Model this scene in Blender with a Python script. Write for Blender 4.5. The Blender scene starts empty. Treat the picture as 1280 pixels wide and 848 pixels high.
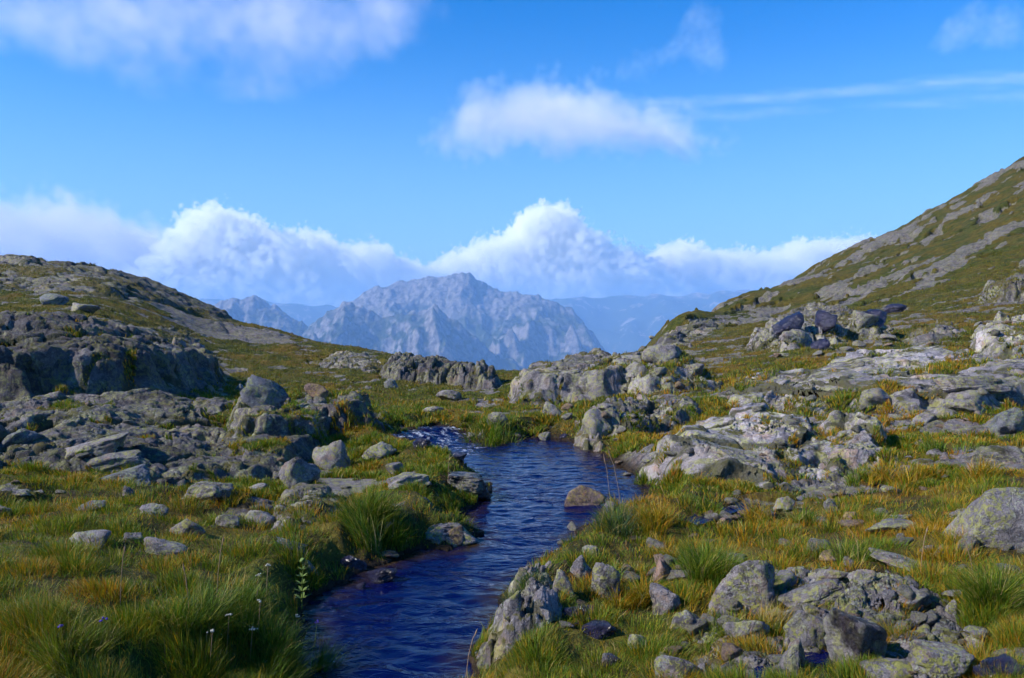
import bpy, bmesh, math, time
import numpy as np
from mathutils import Vector
T0 = time.time()
C = bpy.context.scene
COL = C.collection
rng = np.random.default_rng(7)

# ------------------------------------------------------------------ camera
F = 985.0; CU, CV = 640.0, 424.0; CAMZ = 1.75
PITCH = math.atan(24 / 985.0)
cam = bpy.data.objects.new('camera', bpy.data.cameras.new('camera')); COL.objects.link(cam)
cam.data.sensor_width = 36; cam.data.lens = F / 1280 * 36
cam.location = (0, 0, CAMZ); cam.rotation_euler = (math.pi / 2 - PITCH, 0, 0)
cam.data.clip_start = .05; cam.data.clip_end = 200000
C.camera = cam

def ray(u, v):
    """photo pixel -> (X/Y, Z/Y) slopes of its sight line"""
    u = np.asarray(u, float); v = np.asarray(v, float)
    a = (u - CU) / F; b = (CV - v) / F
    y = math.cos(PITCH) + math.sin(PITCH) * b
    z = -math.sin(PITCH) + math.cos(PITCH) * b
    return a / y, z / y
def at(u, v, Y):
    s, w = ray(u, v); return np.array([s * Y, Y, CAMZ + w * Y])

# ------------------------------------------------------------------ noise
def _h(ix, iy, iz, seed):
    n = (ix.astype(np.int64) * 374761393 + iy.astype(np.int64) * 668265263 + iz * 2147483647 * 3 + seed * 974634777) & 0xFFFFFFFF
    n = ((n ^ (n >> 13)) * 1274126177) & 0xFFFFFFFF
    n = ((n ^ (n >> 16)) * 2246822519) & 0xFFFFFFFF
    return ((n ^ (n >> 15)) & 0xFFFFFF) / float(0x1000000)
def noise2(x, y, seed=0):
    ix = np.floor(x); iy = np.floor(y); fx = x - ix; fy = y - iy
    ix = ix.astype(np.int64); iy = iy.astype(np.int64)
    ux = fx * fx * fx * (fx * (fx * 6 - 15) + 10); uy = fy * fy * fy * (fy * (fy * 6 - 15) + 10)
    def g(i, j):
        a = _h(ix + i, iy + j, 0, seed) * 2 * math.pi
        return np.cos(a) * (fx - i) + np.sin(a) * (fy - j)
    return ((g(0, 0) * (1 - ux) + g(1, 0) * ux) * (1 - uy) + (g(0, 1) * (1 - ux) + g(1, 1) * ux) * uy) * 1.5
def fbm(x, y, seed=0, o=4, gain=.5):
    r = 0; a = 1.0
    for k in range(o):
        r = r + a * noise2(x, y, seed + k * 17); x = x * 2.03 + 11.3; y = y * 2.03 - 7.1; a *= gain
    return r
def noise3(x, y, z, seed=0):
    ix = np.floor(x).astype(np.int64); iy = np.floor(y).astype(np.int64); iz = np.floor(z).astype(np.int64)
    fx = x - ix; fy = y - iy; fz = z - iz
    fx = fx * fx * (3 - 2 * fx); fy = fy * fy * (3 - 2 * fy); fz = fz * fz * (3 - 2 * fz)
    r = 0
    for i in (0, 1):
        for j in (0, 1):
            for k in (0, 1):
                r = r + _h(ix + i, iy + j, iz + k, seed) * (fx if i else 1 - fx) * (fy if j else 1 - fy) * (fz if k else 1 - fz)
    return r * 2 - 1
def vor(x, y, seed=0):
    ix = np.floor(x).astype(np.int64); iy = np.floor(y).astype(np.int64)
    f1 = np.full(x.shape, 9.0); f2 = np.full(x.shape, 9.0)
    cx = np.zeros(x.shape); cy = np.zeros(x.shape); ci = np.zeros(x.shape, np.int64); cj = np.zeros(x.shape, np.int64)
    for i in (-1, 0, 1):
        for j in (-1, 0, 1):
            px = ix + i + .1 + .8 * _h(ix + i, iy + j, 1, seed); py = iy + j + .1 + .8 * _h(ix + i, iy + j, 2, seed)
            d = np.hypot(px - x, py - y)
            m = d < f1
            f2 = np.where(m, f1, np.minimum(f2, d)); f1 = np.where(m, d, f1)
            cx = np.where(m, px, cx); cy = np.where(m, py, cy); ci = np.where(m, ix + i, ci); cj = np.where(m, iy + j, cj)
    return f1, f2, x - cx, y - cy, ci, cj
def sst(a, b, x):
    t = np.clip((x - a) / (b - a), 0, 1); return t * t * (3 - 2 * t)

def relief(X, Y, L, A, ang=0., stretch=1., bias=(0., 0.), seed=3, full=False, fine=1.):
    """height of fractured bedrock: tilted blocks of about L metres stepping down in ledges, joints between, finer blocks within"""
    c, s_ = math.cos(ang), math.sin(ang)
    wx = .16 * fbm(X / L * .8, Y / L * .8, seed + 5, 3); wy = .16 * fbm(X / L * .8 + 9, Y / L * .8, seed + 6, 3)
    qx = (X * c + Y * s_) / (L * stretch) + wx; qy = (-X * s_ + Y * c) / L + wy
    out = 0; joint = 0; tone = 0
    for k, (f, a) in enumerate(((.48, 1.25), (1.15, .8), (2.9, .34), (6.5, .12))):
        f1, f2, dx, dy, ci, cj = vor(qx * f, qy * f, seed + k * 31)
        off = _h(ci, cj, 5, seed + k) - .5
        tx = (_h(ci, cj, 6, seed + k) - .5) * .5 + bias[0]; ty = (_h(ci, cj, 7, seed + k) - .5) * .6 + bias[1]
        e = f2 - f1
        crack = 1 - sst(.0, .09, e); shoulder = 1 - sst(.0, .34, e)
        a = a * (1, 1, fine, fine)[k]; out = out + a * (off * 1.0 + tx * dx + ty * dy - crack * .30 - shoulder ** 2 * .22)
        if k < 3: joint = np.maximum(joint, (1 - sst(.01, .11, e)) * (1., 1., .5)[k]); tone = tone + (_h(ci, cj, 8, seed + k) - .5) * (.5, .7, .5)[k]
    r = A * (out + .10 * fbm(X / L * 4, Y / L * 4, seed + 70, 4, .6))
    return (r, joint, tone) if full else r

# ------------------------------------------------------------------ base terrain: sight-line table (u: [(v, distance), ...])
TAB = {
 -330: [(848,3.7),(700,5.6),(600,9),(560,12),(500,16),(430,22),(370,32),(320,46),(300,54),(420,90)],
 -150: [(848,3.7),(700,5.6),(600,9),(560,12),(500,16),(430,22),(372,32),(330,46),(318,54),(420,90)],
 0:    [(848,3.7),(770,4.5),(700,5.6),(640,7.4),(600,9),(560,12),(500,16),(450,20.5),(420,25),(385,33),(350,44),(328,53),(420,90)],
 130:  [(848,3.7),(770,4.5),(700,5.7),(640,7.5),(600,9.2),(560,12),(510,16),(460,20.5),(425,25),(392,33),(362,44),(342,53),(440,90)],
 270:  [(848,3.9),(770,4.8),(700,6.2),(640,8),(600,10),(560,13),(520,17),(494,21),(472,26),(440,35),(412,46),(391,55),(470,90)],
 340:  [(848,4.1),(780,5),(720,6.2),(640,8.4),(600,10.4),(560,13.4),(522,17.5),(496,21.5),(472,27),(445,36),(414,52),(480,85)],
 430:  [(848,4.7),(780,5.8),(720,7),(640,9.2),(600,11),(560,14),(522,18),(495,22.5),(470,28),(446,37),(431,46),(500,80)],
 500:  [(848,5.1),(700,7.7),(640,9.6),(600,11.5),(560,14.4),(540,16.4),(518,19),(494,23.5),(470,29),(452,35),(445,40),(530,75)],
 560:  [(848,5.1),(700,7.7),(640,9.6),(600,11.5),(560,14.4),(540,16.4),(518,19),(496,22.5),(474,27.5),(462,32),(540,70)],
 610:  [(848,5),(700,7.6),(640,9.6),(600,11.5),(560,14.4),(540,16.4),(515,19.2),(495,22.5),(480,26),(475,28),(550,60)],
 680:  [(848,4.9),(760,6.1),(700,7.3),(640,9.5),(600,11.5),(560,14.3),(540,16.2),(515,18.6),(494,21.5),(474,25),(468,27),(550,60)],
 760:  [(848,4.6),(760,5.8),(700,7.1),(640,9.2),(600,11.4),(560,14),(530,16.6),(500,19.5),(476,23),(460,26),(456,28),(540,60)],
 830:  [(848,4.3),(760,5.4),(700,6.7),(640,8.8),(600,11),(560,13.2),(520,16),(490,19.3),(465,23),(450,27),(430,42),(412,60),(404,68),(500,110)],
 900:  [(848,4.0),(760,5.2),(700,6.5),(640,8.5),(600,10.6),(560,12.6),(520,15.4),(490,18.8),(465,22.5),(442,29),(420,42),(402,62),(390,84),(384,95),(470,140)],
 1000: [(848,3.9),(760,5),(700,6.2),(640,8.1),(600,10),(560,12),(520,14.6),(480,18.2),(450,22.5),(425,29),(400,42),(375,75),(352,115),(345,130),(430,190)],
 1130: [(848,3.8),(760,4.8),(700,5.9),(640,7.7),(600,9.4),(560,11.6),(520,14.1),(480,17.4),(450,21.2),(420,27),(390,38),(350,62),(310,96),(287,125),(282,135),(380,200)],
 1280: [(848,3.7),(760,4.6),(700,5.6),(640,7.2),(600,8.9),(560,11),(520,13.6),(480,16.8),(440,21.2),(400,28),(360,39),(300,62),(240,98),(205,130),(198,140),(310,210)],
 1480: [(848,3.7),(760,4.6),(700,5.6),(640,7.1),(600,8.7),(560,10.8),(520,13.3),(480,16.4),(440,20.5),(400,26),(350,38),(270,62),(180,98),(110,130),(100,140),(220,215)],
 1720: [(848,3.7),(700,5.6),(600,8.7),(520,13),(440,20),(340,38),(240,62),(120,98),(20,135),(130,215)],
}
ctl = []
for u_, pts in TAB.items():
    for v_, Y_ in pts:
        s, w = ray(u_, v_); ctl.append((float(s), math.log(Y_), float(w)))
    s, w = ray(u_, 400)
    ctl.append((float(s), math.log(1.2), -1.6 / 1.2)); ctl.append((float(s), math.log(2.2), -1.68 / 2.2))
    ctl.append((float(s), math.log(330), -.28)); ctl.append((float(s), math.log(700), -.38))
ctl = np.array(ctl)
# work on w*Y-like height near, slope far: store q = w * Y^0.5 for an even surface
def _feat(s, t): return np.stack([s * 1.6, t * .8], -1)
CP = _feat(ctl[:, 0], ctl[:, 1]); CQ = ctl[:, 2] * np.exp(ctl[:, 1] * .6)
def _phi(r2): return np.where(r2 > 1e-12, .5 * r2 * np.log(np.maximum(r2, 1e-12)), 0)
D2 = ((CP[:, None] - CP[None]) ** 2).sum(-1); n_ = len(CP)
M = np.zeros((n_ + 3, n_ + 3)); M[:n_, :n_] = _phi(D2) + np.eye(n_) * .0004
P1 = np.concatenate([np.ones((n_, 1)), CP], 1); M[:n_, n_:] = P1; M[n_:, :n_] = P1.T
SOL = np.linalg.solve(M, np.concatenate([CQ, np.zeros(3)]))
GS = np.linspace(-1.05, 1.15, 240); GT = np.linspace(math.log(.7), math.log(800), 300)
gs, gt = np.meshgrid(GS, GT)
Q = _feat(gs.ravel(), gt.ravel())
GQ = np.zeros(len(Q))
for i in range(0, len(Q), 8000):
    q = Q[i:i + 8000]; d2 = ((q[:, None] - CP[None]) ** 2).sum(-1)
    GQ[i:i + 8000] = _phi(d2) @ SOL[:n_] + SOL[n_] + q @ SOL[n_ + 1:]
GH = CAMZ + (GQ.reshape(gs.shape) * np.exp(gt * .4))          # height over (s, t)
def base_h(s, t):
    s = np.clip(s, GS[0], GS[-1] - 1e-6); t = np.clip(t, GT[0], GT[-1] - 1e-6)
    a = (s - GS[0]) / (GS[1] - GS[0]); b = (t - GT[0]) / (GT[1] - GT[0])
    i = a.astype(int); j = b.astype(int); a = a - i; b = b - j
    i1 = np.minimum(i + 1, len(GS) - 1); j1 = np.minimum(j + 1, len(GT) - 1)
    return (GH[j, i] * (1 - a) + GH[j, i1] * a) * (1 - b) + (GH[j1, i] * (1 - a) + GH[j1, i1] * a) * b
def base_hit(u, v):
    s, w = ray(u, v); t = np.linspace(math.log(1.5), math.log(200), 4000)
    ww = (base_h(np.full_like(t, float(s)), t) - CAMZ) / np.exp(t)
    k = np.argmax(ww >= float(w)) if (ww >= float(w)).any() else np.argmax(ww)
    Y = math.exp(t[k]); return float(s) * Y, Y

# ------------------------------------------------------------------ the grid of the ground sheet (azimuth x log distance)
s_in = np.linspace(-1.02, 1.02, 1224)
th_in = np.arctan(s_in)
th = np.concatenate([np.linspace(-math.pi, th_in[0], 46)[:-1], th_in, np.linspace(th_in[-1], math.pi, 46)[1:]])
t_row = np.concatenate([np.linspace(math.log(.8), math.log(3), 50)[:-1], np.linspace(math.log(3), math.log(60), 640)[:-1],
                        np.linspace(math.log(60), math.log(260), 190)[:-1], np.linspace(math.log(260), math.log(15500), 70)])
TH, TR = np.meshgrid(th, t_row)                               # rows x cols
ab = np.minimum(np.abs(TH), math.radians(46))
SS = np.tan(np.sign(TH) * ab)
YR = np.exp(TR)                                               # forward distance inside the view, radius-like outside
rad = YR / np.cos(ab)
PX = rad * np.sin(TH); PY = rad * np.cos(TH)
B = base_h(SS, TR)
back = sst(math.radians(46), math.radians(85), np.abs(TH))
B = B * (1 - back) + back * (-.1 + .02 * fbm(PX / 3, PY / 3, 9))
far = sst(math.log(200), math.log(1400), TR)
B = B * (1 - far) + far * (-900 + 60 * fbm(PX / 900, PY / 900, 4, 4))
inview = np.abs(TH) <= math.radians(45.6)
NR, NC = B.shape

def poly_sd(px, py, poly):
    """signed distance (+ inside) of points to a polygon"""
    P = np.asarray(poly, float); d = np.full(px.shape, 1e9); ins = np.zeros(px.shape, bool)
    for i in range(len(P)):
        x0, y0 = P[i - 1]; x1, y1 = P[i]
        ex, ey = x1 - x0, y1 - y0; L2 = ex * ex + ey * ey + 1e-12
        q = np.clip(((px - x0) * ex + (py - y0) * ey) / L2, 0, 1)
        d = np.minimum(d, np.hypot(px - x0 - q * ex, py - y0 - q * ey))
        c = ((y0 > py) != (y1 > py)) & (px < ex * (py - y0) / (ey if abs(ey) > 1e-9 else 1e-9) + x0)
        ins ^= c
    return np.where(ins, d, -d)

# ------------------------------------------------------------------ stream bed
ZW = -.55
def on_water(u, v, z=ZW):
    s, w = ray(u, v); Y = (z - CAMZ) / float(w); return float(s) * Y, Y
WPX = [(385,848),(378,800),(388,758),(420,730),(470,712),(492,698),(540,688),(590,682),(600,668),(570,650),(598,628),(612,608),(592,592),
       (560,580),(525,572),(497,562),(498,553),(520,546),(545,539),(580,541),(590,552),(620,556),(650,547),(690,547),(725,555),(755,568),(785,590),(808,610),(822,634),
       (806,650),(765,655),(728,660),(714,668),(716,684),(692,704),(652,722),(630,742),(624,762),(612,792),(600,820),(588,848)]
WXY = [on_water(*p) for p in WPX]
WXY = [(-2.2, 3.2), (-3.2, 1.5), (-5., -2.), (-8, -8), (-5.5, -8), (-3.3, -2), (-1.6, 1.6), (-.75, 3.4)][::1] and WXY + [(-.62, 3.6), (-1.5, 1.6), (-3.2, -2), (-5.5, -8), (-8, -8), (-5, -2), (-3.2, 1.6), (-2.0, 3.6)]
sub = (PY > -9) & (PY < 26) & (np.abs(PX) < 14)
WSD = np.full(B.shape, -50.0)
WSD[sub] = poly_sd(PX[sub] + .09 * fbm(PX[sub] * 2.2, PY[sub] * 2.2, 41, 3), PY[sub] + .14 * fbm(PX[sub] * 2, PY[sub] * 2, 43, 3), WXY)
def water_z(X, Y):   # a small step of rapids at the far left corner of the pool
    return ZW + .16 * sst(-1.15, -2.3, X - (Y - 14.) * .25) * sst(12.6, 13.6, Y)
WZ = water_z(PX, PY)

# ------------------------------------------------------------------ bedrock outcrops (footprints given by where they meet the ground in the photo)
OUT = [
 # label, footprint, rise, ramp(m), block size, relief, angle, stretch, bias, seed, category
 dict(lab='dark shaded cliff outcrop on the hillside behind the low stepped ledges', P=[(-260,520),(0,506),(110,502),(200,502),(258,495),(281,480),(277,464),(205,452),(110,444),(0,432),(-260,420)], H=0.95, ramp=.9, L=1.3, A=.5, ang=.5, st=1.6, bias=(.1,.25), seed=11),
 dict(lab='broad stepped bedrock ledges of tilted grey slabs above the left meadow', P=[(-300,600),(0,590),(60,584),(130,592),(200,604),(262,604),(330,604),(396,590),(416,572),(350,552),(325,530),(285,512),(200,506),(100,508),(0,510),(-300,530)], H=0.2, ramp=.5, L=1.05, A=.42, ang=.55, st=2.3, bias=(.05,.5), seed=22),
 dict(lab='blocky grey ledge ending in a dark upright block by the stream', P=[(272,566),(330,574),(400,570),(474,556),(480,538),(470,524),(400,522),(330,526),(285,540)], H=0.42, ramp=.45, L=.9, A=.42, ang=.3, st=1.5, bias=(.1,.3), seed=33),
 dict(lab='upright slaty outcrop with thin dark fins on the far meadow rim', P=[(484,478),(520,480),(570,482),(622,486),(630,478),(600,470),(560,462),(500,455),(470,462)], H=0.4, ramp=.9, L=.55, A=.5, ang=1.25, st=3.2, bias=(.5,.2), seed=44),
 dict(lab='pale cracked outcrop at the stream head with a steep lit left face', P=[(622,500),(650,506),(700,508),(760,500),(830,494),(892,490),(890,470),(860,462),(800,461),(740,464),(690,474),(645,482)], H=0.72, ramp=.95, L=1.15, A=.40, ang=-.5, st=1.4, bias=(-.15,.2), seed=55),
 dict(lab='wide smooth lilac grey slabs across the right hillside above the gold grass', P=[(900,506),(930,522),(1000,530),(1080,530),(1130,522),(1190,520),(1262,508),(1330,500),(1330,462),(1262,462),(1200,450),(1120,444),(1050,452),(1000,466),(945,480)], H=0.3, ramp=.6, L=2.3, A=.20, ang=-.35, st=2.0, bias=(0.,.15), seed=66),
 dict(lab='broken pale bedrock bank with lichen to the right of the pool', P=[(800,596),(836,618),(880,628),(930,620),(985,612),(1010,598),(1045,596),(1060,560),(1030,532),(960,518),(900,530),(850,548),(828,580)], H=0.3, ramp=.5, L=1.5, A=.22, ang=-.75, st=1.6, bias=(.1,.2), seed=77),
 dict(lab='pale rounded slab of bare rock standing out below the wide slabs', P=[(1038,586),(1075,598),(1108,588),(1120,562),(1104,536),(1070,528),(1040,540)], H=0.28, ramp=.35, L=.9, A=.26, ang=.4, st=1.3, bias=(0.,.2), seed=88),
 dict(lab='narrow rib of broken stones stepping down to the pool edge', P=[(712,560),(740,566),(790,556),(836,534),(880,520),(876,504),(830,506),(780,520),(735,532)], H=0.16, ramp=.4, L=.5, A=.34, ang=.7, st=1.4, bias=(.1,.3), seed=99),
 dict(lab='bare pale knoll on the skyline where the right hill meets the valley', P=[(812,438),(850,434),(890,416),(906,402),(896,396),(860,404),(826,418)], H=0.5, ramp=2.0, L=3.0, A=.7, ang=.4, st=2., bias=(0.,.2), seed=101),
 dict(lab='jumble of broken rock with wet dark faces across the right slope', P=[(930,440),(980,440),(1050,430),(1110,424),(1118,404),(1080,392),(1020,392),(970,404),(935,424)], H=0.3, ramp=1.2, L=1.1, A=.75, ang=.5, st=1.5, bias=(.1,.3), seed=112),
 dict(lab='lilac ribbed outcrop at the right edge above the wide slabs', P=[(1206,446),(1250,450),(1340,448),(1340,412),(1262,408),(1215,422)], H=0.4, ramp=.7, L=1.1, A=.45, ang=-.3, st=1.7, bias=(0.,.2), seed=123),
 dict(lab='low pale slab patch on the slope left of the ribbed right-edge outcrop', P=[(1120,428),(1160,430),(1210,424),(1214,408),(1170,404),(1130,414)], H=0.2, ramp=.8, L=1.3, A=.4, ang=-.3, st=1.8, bias=(0.,.2), seed=134),
 dict(lab='dark topped rock wall on the right slope under the hill', P=[(1222,382),(1262,378),(1340,374),(1340,352),(1262,356),(1226,366)], H=0.8, ramp=1.0, L=1.5, A=.8, ang=.1, st=1.3, bias=(0.,.2), seed=145),
 dict(lab='lumpy mossy rock at the bank where the stream leaves the view', P=[(598,842),(640,854),(690,846),(700,800),(690,760),(660,742),(634,752),(622,775),(612,808)], H=0.2, ramp=.35, L=.30, A=.17, ang=.9, st=1.4, bias=(.1,.1), seed=156),
 dict(lab='flat layered slab in the left meadow between grass and stream', P=[(336,668),(380,672),(418,664),(424,640),(404,618),(360,616),(338,632)], H=0.1, ramp=.22, L=.55, A=.16, ang=.3, st=1.8, bias=(0.,.25), seed=167),
 dict(lab='low scatter of slabby rock on the grass under the slaty outcrop', P=[(380,452),(420,462),(470,466),(486,458),(470,446),(420,440)], H=0.12, ramp=1., L=.9, A=.4, ang=.4, st=1.6, bias=(.1,.3), seed=178),
 dict(lab='dark smooth shoulder of bare rock along the left skyline', P=[(-200,362),(0,362),(60,366),(130,372),(200,384),(262,400),(300,412),(296,402,62),(240,380,64),(200,366,64),(130,345,62),(60,333,62),(0,330,62),(-200,322,62)], H=0.2, ramp=2.0, L=3.2, A=.7, ang=-.3, st=2.4, bias=(0.,.2), seed=189),
 dict(lab='low pavement of packed half-buried stones around the big purple grey block', P=[(850,800),(880,846),(1000,860),(1210,858),(1230,800),(1190,742),(1120,712),(1040,706),(960,715),(905,738)], H=.03, ramp=.3, L=.30, A=.20, ang=.6, st=1.4, bias=(.1,.2), seed=201),
 dict(lab='grey slab apron on the left hill above the dark cliff', P=[(-200,430),(0,426),(60,424),(90,410),(150,404),(240,412),(262,420),(240,430),(262,440),(280,452),(200,446),(100,440),(0,436),(-200,440)], H=0.2, ramp=.9, L=1.7, A=.45, ang=.2, st=2.0, bias=(.0,.3), seed=190),
]
ROCK = np.zeros(B.shape)          # how rocky the ground is
DET = .10 * fbm(PX / 1.7, PY / 1.7, 61, 3) + .05 * fbm(PX / .5, PY / .5, 62, 3)
DET = DET * np.clip(YR / 9, .35, 1)
midw = sst(30, 70, YR)
DET = DET + midw * (.45 * fbm(PX / 7, PY / 7, 63, 4) + .07 * fbm(PX / 2.2, PY / 2.2, 64, 3))
# far hill slopes: bands of bare rock running with the slope
nb = .6 * fbm((PX * .8 + PY * .6) / 24, (PX * -.6 + PY * .8 - B * .5) / 8, 71, 5, .6) + .6 * fbm((PX * .8 + PY * .6) / 8, (PX * -.6 + PY * .8 - B * .5) / 3.2, 75, 4, .6)
hillrock = sst(.06, .2, nb) * sst(34, 60, YR) * (PX > 0) + sst(.02, .2, nb) * sst(34, 46, YR) * (PX < 0)
# patches of stones showing through the near ground
pb = fbm(PX / 1.6, PY / 1.6, 73, 5, .6)
right = sst(1.0, 3.5, PX + .0 * PY)
nearrock = sst(.30 - .22 * right, .44 - .2 * right, pb) * (1 - sst(36, 60, YR)) * sst(4, 7, YR + 3 * right)
nearrock = nearrock * sst(5.2, 9.5, YR)
ROCK = np.maximum(hillrock * (1 - far), nearrock * .62) * inview * (1 - far)
rel_far = np.zeros(B.shape); rel_near = np.zeros(B.shape)
mk = (ROCK > .01) & (YR > 34); rel_far[mk] = relief(PX[mk], PY[mk], 4.5, .75, .55, 2.2, (.0, .25), 201)
mk = (ROCK > .01) & (YR < 50); rel_near[mk] = relief(PX[mk], PY[mk], .55, .11, .5, 1.5, (.1, .2), 202)
DETG = DET * (1 - ROCK * .6) + ROCK * np.where(YR > 34, rel_far * sst(34, 60, YR), 0) + ROCK * rel_near * (1 - sst(30, 50, YR))
outs = []
OUTM = np.zeros(B.shape)
for o in OUT:
    P = np.array([base_hit(*p) if len(p) == 2 else at(*p)[:2] for p in o['P']])
    x0, y0 = P.min(0) - 2.5; x1, y1 = P.max(0) + 2.5
    m = (PX > x0) & (PX < x1) & (PY > y0) & (PY < y1) & inview
    sc = o['L']
    sd = np.full(B.shape, -9.0)
    sd[m] = poly_sd(PX[m] + .3 * sc * fbm(PX[m] / sc, PY[m] / sc, o['seed'], 3), PY[m] + .45 * sc * fbm(PX[m] / sc + 5, PY[m] / sc, o['seed'] + 1, 3), P)
    o['sd'] = sd; o['m'] = m
    OUTM = np.maximum(OUTM, sst(-.1, .25 * sc, sd))
Z = B + DETG
Z = Z - .12 * OUTM * np.clip(YR / 12, .5, 2)
# carve the stream and its banks
dwn = -WSD
bank = ZW + .02 + .34 * sst(-.02, .55, dwn) + .05 * fbm(PX * 3, PY * 3, 81, 3) * sst(.05, .3, dwn)
blend = sst(.35, 1.6, dwn)
Zb = np.where(WSD > -3, np.where(dwn > 0, bank * (1 - blend) + np.maximum(Z, ZW + .12) * blend, ZW - .03 - .3 * sst(0, .5, WSD)), Z)
Z = np.where((YR < 30), Zb, Z)
Z = np.where((dwn < 2.0) & (dwn > 0) & (YR < 30), np.maximum(Z, np.minimum(WZ, ZW + .2) + .03 * sst(0, .1, dwn)), Z)
OUTM = OUTM * sst(-.02, .1, dwn)

# ------------------------------------------------------------------ mesh helpers
def new_mesh(name, V, faces=None, quads=None, tris=None, mat=None, smooth=True):
    me = bpy.data.meshes.new(name)
    V = np.ascontiguousarray(V, np.float32)
    me.vertices.add(len(V)); me.vertices.foreach_set('co', V.ravel())
    idx = []; st = []; n = 0
    if quads is not None and len(quads):
        idx.append(np.asarray(quads, np.int32).ravel()); st.append(n + 4 * np.arange(len(quads), dtype=np.int32)); n += 4 * len(quads)
    if tris is not None and len(tris):
        idx.append(np.asarray(tris, np.int32).ravel()); st.append(n + 3 * np.arange(len(tris), dtype=np.int32)); n += 3 * len(tris)
    idx = np.concatenate(idx); st = np.concatenate(st)
    me.loops.add(len(idx)); me.loops.foreach_set('vertex_index', idx)
    me.polygons.add(len(st)); me.polygons.foreach_set('loop_start', st)
    me.polygons.foreach_set('use_smooth', np.full(len(st), smooth))
    me.update(calc_edges=True)
    if mat: me.materials.append(mat)
    return me
def link(name, me, loc=(0, 0, 0), parent=None):
    o = bpy.data.objects.new(name, me); COL.objects.link(o); o.location = loc
    if parent: o.parent = parent
    return o
def tag(o, lab=None, cat=None, group=None, kind=None):
    if lab: o['label'] = lab
    if cat: o['category'] = cat
    if group: o['group'] = group
    if kind: o['kind'] = kind
    return o
def attr(me, name, arr, typ='FLOAT'):
    a = me.attributes.new(name, typ, 'POINT')
    a.data.foreach_set('value' if typ == 'FLOAT' else 'color', np.ascontiguousarray(arr, np.float32).ravel())
def grid_quads(nr, nc):
    i = np.arange(nr * nc).reshape(nr, nc)
    return np.stack([i[:-1, :-1], i[:-1, 1:], i[1:, 1:], i[1:, :-1]], -1).reshape(-1, 4)

# ------------------------------------------------------------------ materials
class NT:
    def __init__(s, name):
        s.m = bpy.data.materials.new(name); s.m.use_nodes = True; s.t = s.m.node_tree; s.t.nodes.clear()
        s.out = s.t.nodes.new('ShaderNodeOutputMaterial')
    def n(s, typ, **k):
        nd = s.t.nodes.new('ShaderNode' + typ)
        for a, b in k.items(): setattr(nd, a, b)
        return nd
    def l(s, a, b):
        s.t.links.new(a, b)
    def put(s, nd, i, x):
        if isinstance(x, bpy.types.NodeSocket): s.l(x, nd.inputs[i])
        elif x is not None:
            if isinstance(x, tuple) and len(x) == 3 and nd.inputs[i].type == 'RGBA': x = x + (1,)
            nd.inputs[i].default_value = x
    def math(s, op, a, b=None, clamp=False):
        nd = s.n('Math', operation=op, use_clamp=clamp); s.put(nd, 0, a); s.put(nd, 1, b); return nd.outputs[0]
    def mix(s, f, a, b, typ='MIX'):
        nd = s.n('MixRGB', blend_type=typ); s.put(nd, 0, f); s.put(nd, 1, a); s.put(nd, 2, b); return nd.outputs[0]
    def noise(s, vec, scale, det=4, rough=.55, dist=0.):
        nd = s.n('TexNoise'); s.put(nd, 'Vector', vec); nd.inputs['Scale'].default_value = scale; nd.inputs['Detail'].default_value = det
        nd.inputs['Roughness'].default_value = rough; nd.inputs['Distortion'].default_value = dist; return nd.outputs[0]
    def vor(s, vec, scale, feat='F1', out='Distance'):
        nd = s.n('TexVoronoi', feature=feat); s.put(nd, 'Vector', vec); nd.inputs['Scale'].default_value = scale; return nd.outputs[out]
    def step(s, x, a, b):
        nd = s.n('MapRange', interpolation_type='SMOOTHSTEP'); s.put(nd, 0, x); nd.inputs[1].default_value = a; nd.inputs[2].default_value = b; return nd.outputs[0]
    def attr(s, name, out=2):
        nd = s.n('Attribute', attribute_name=name); return nd.outputs[out]
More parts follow.
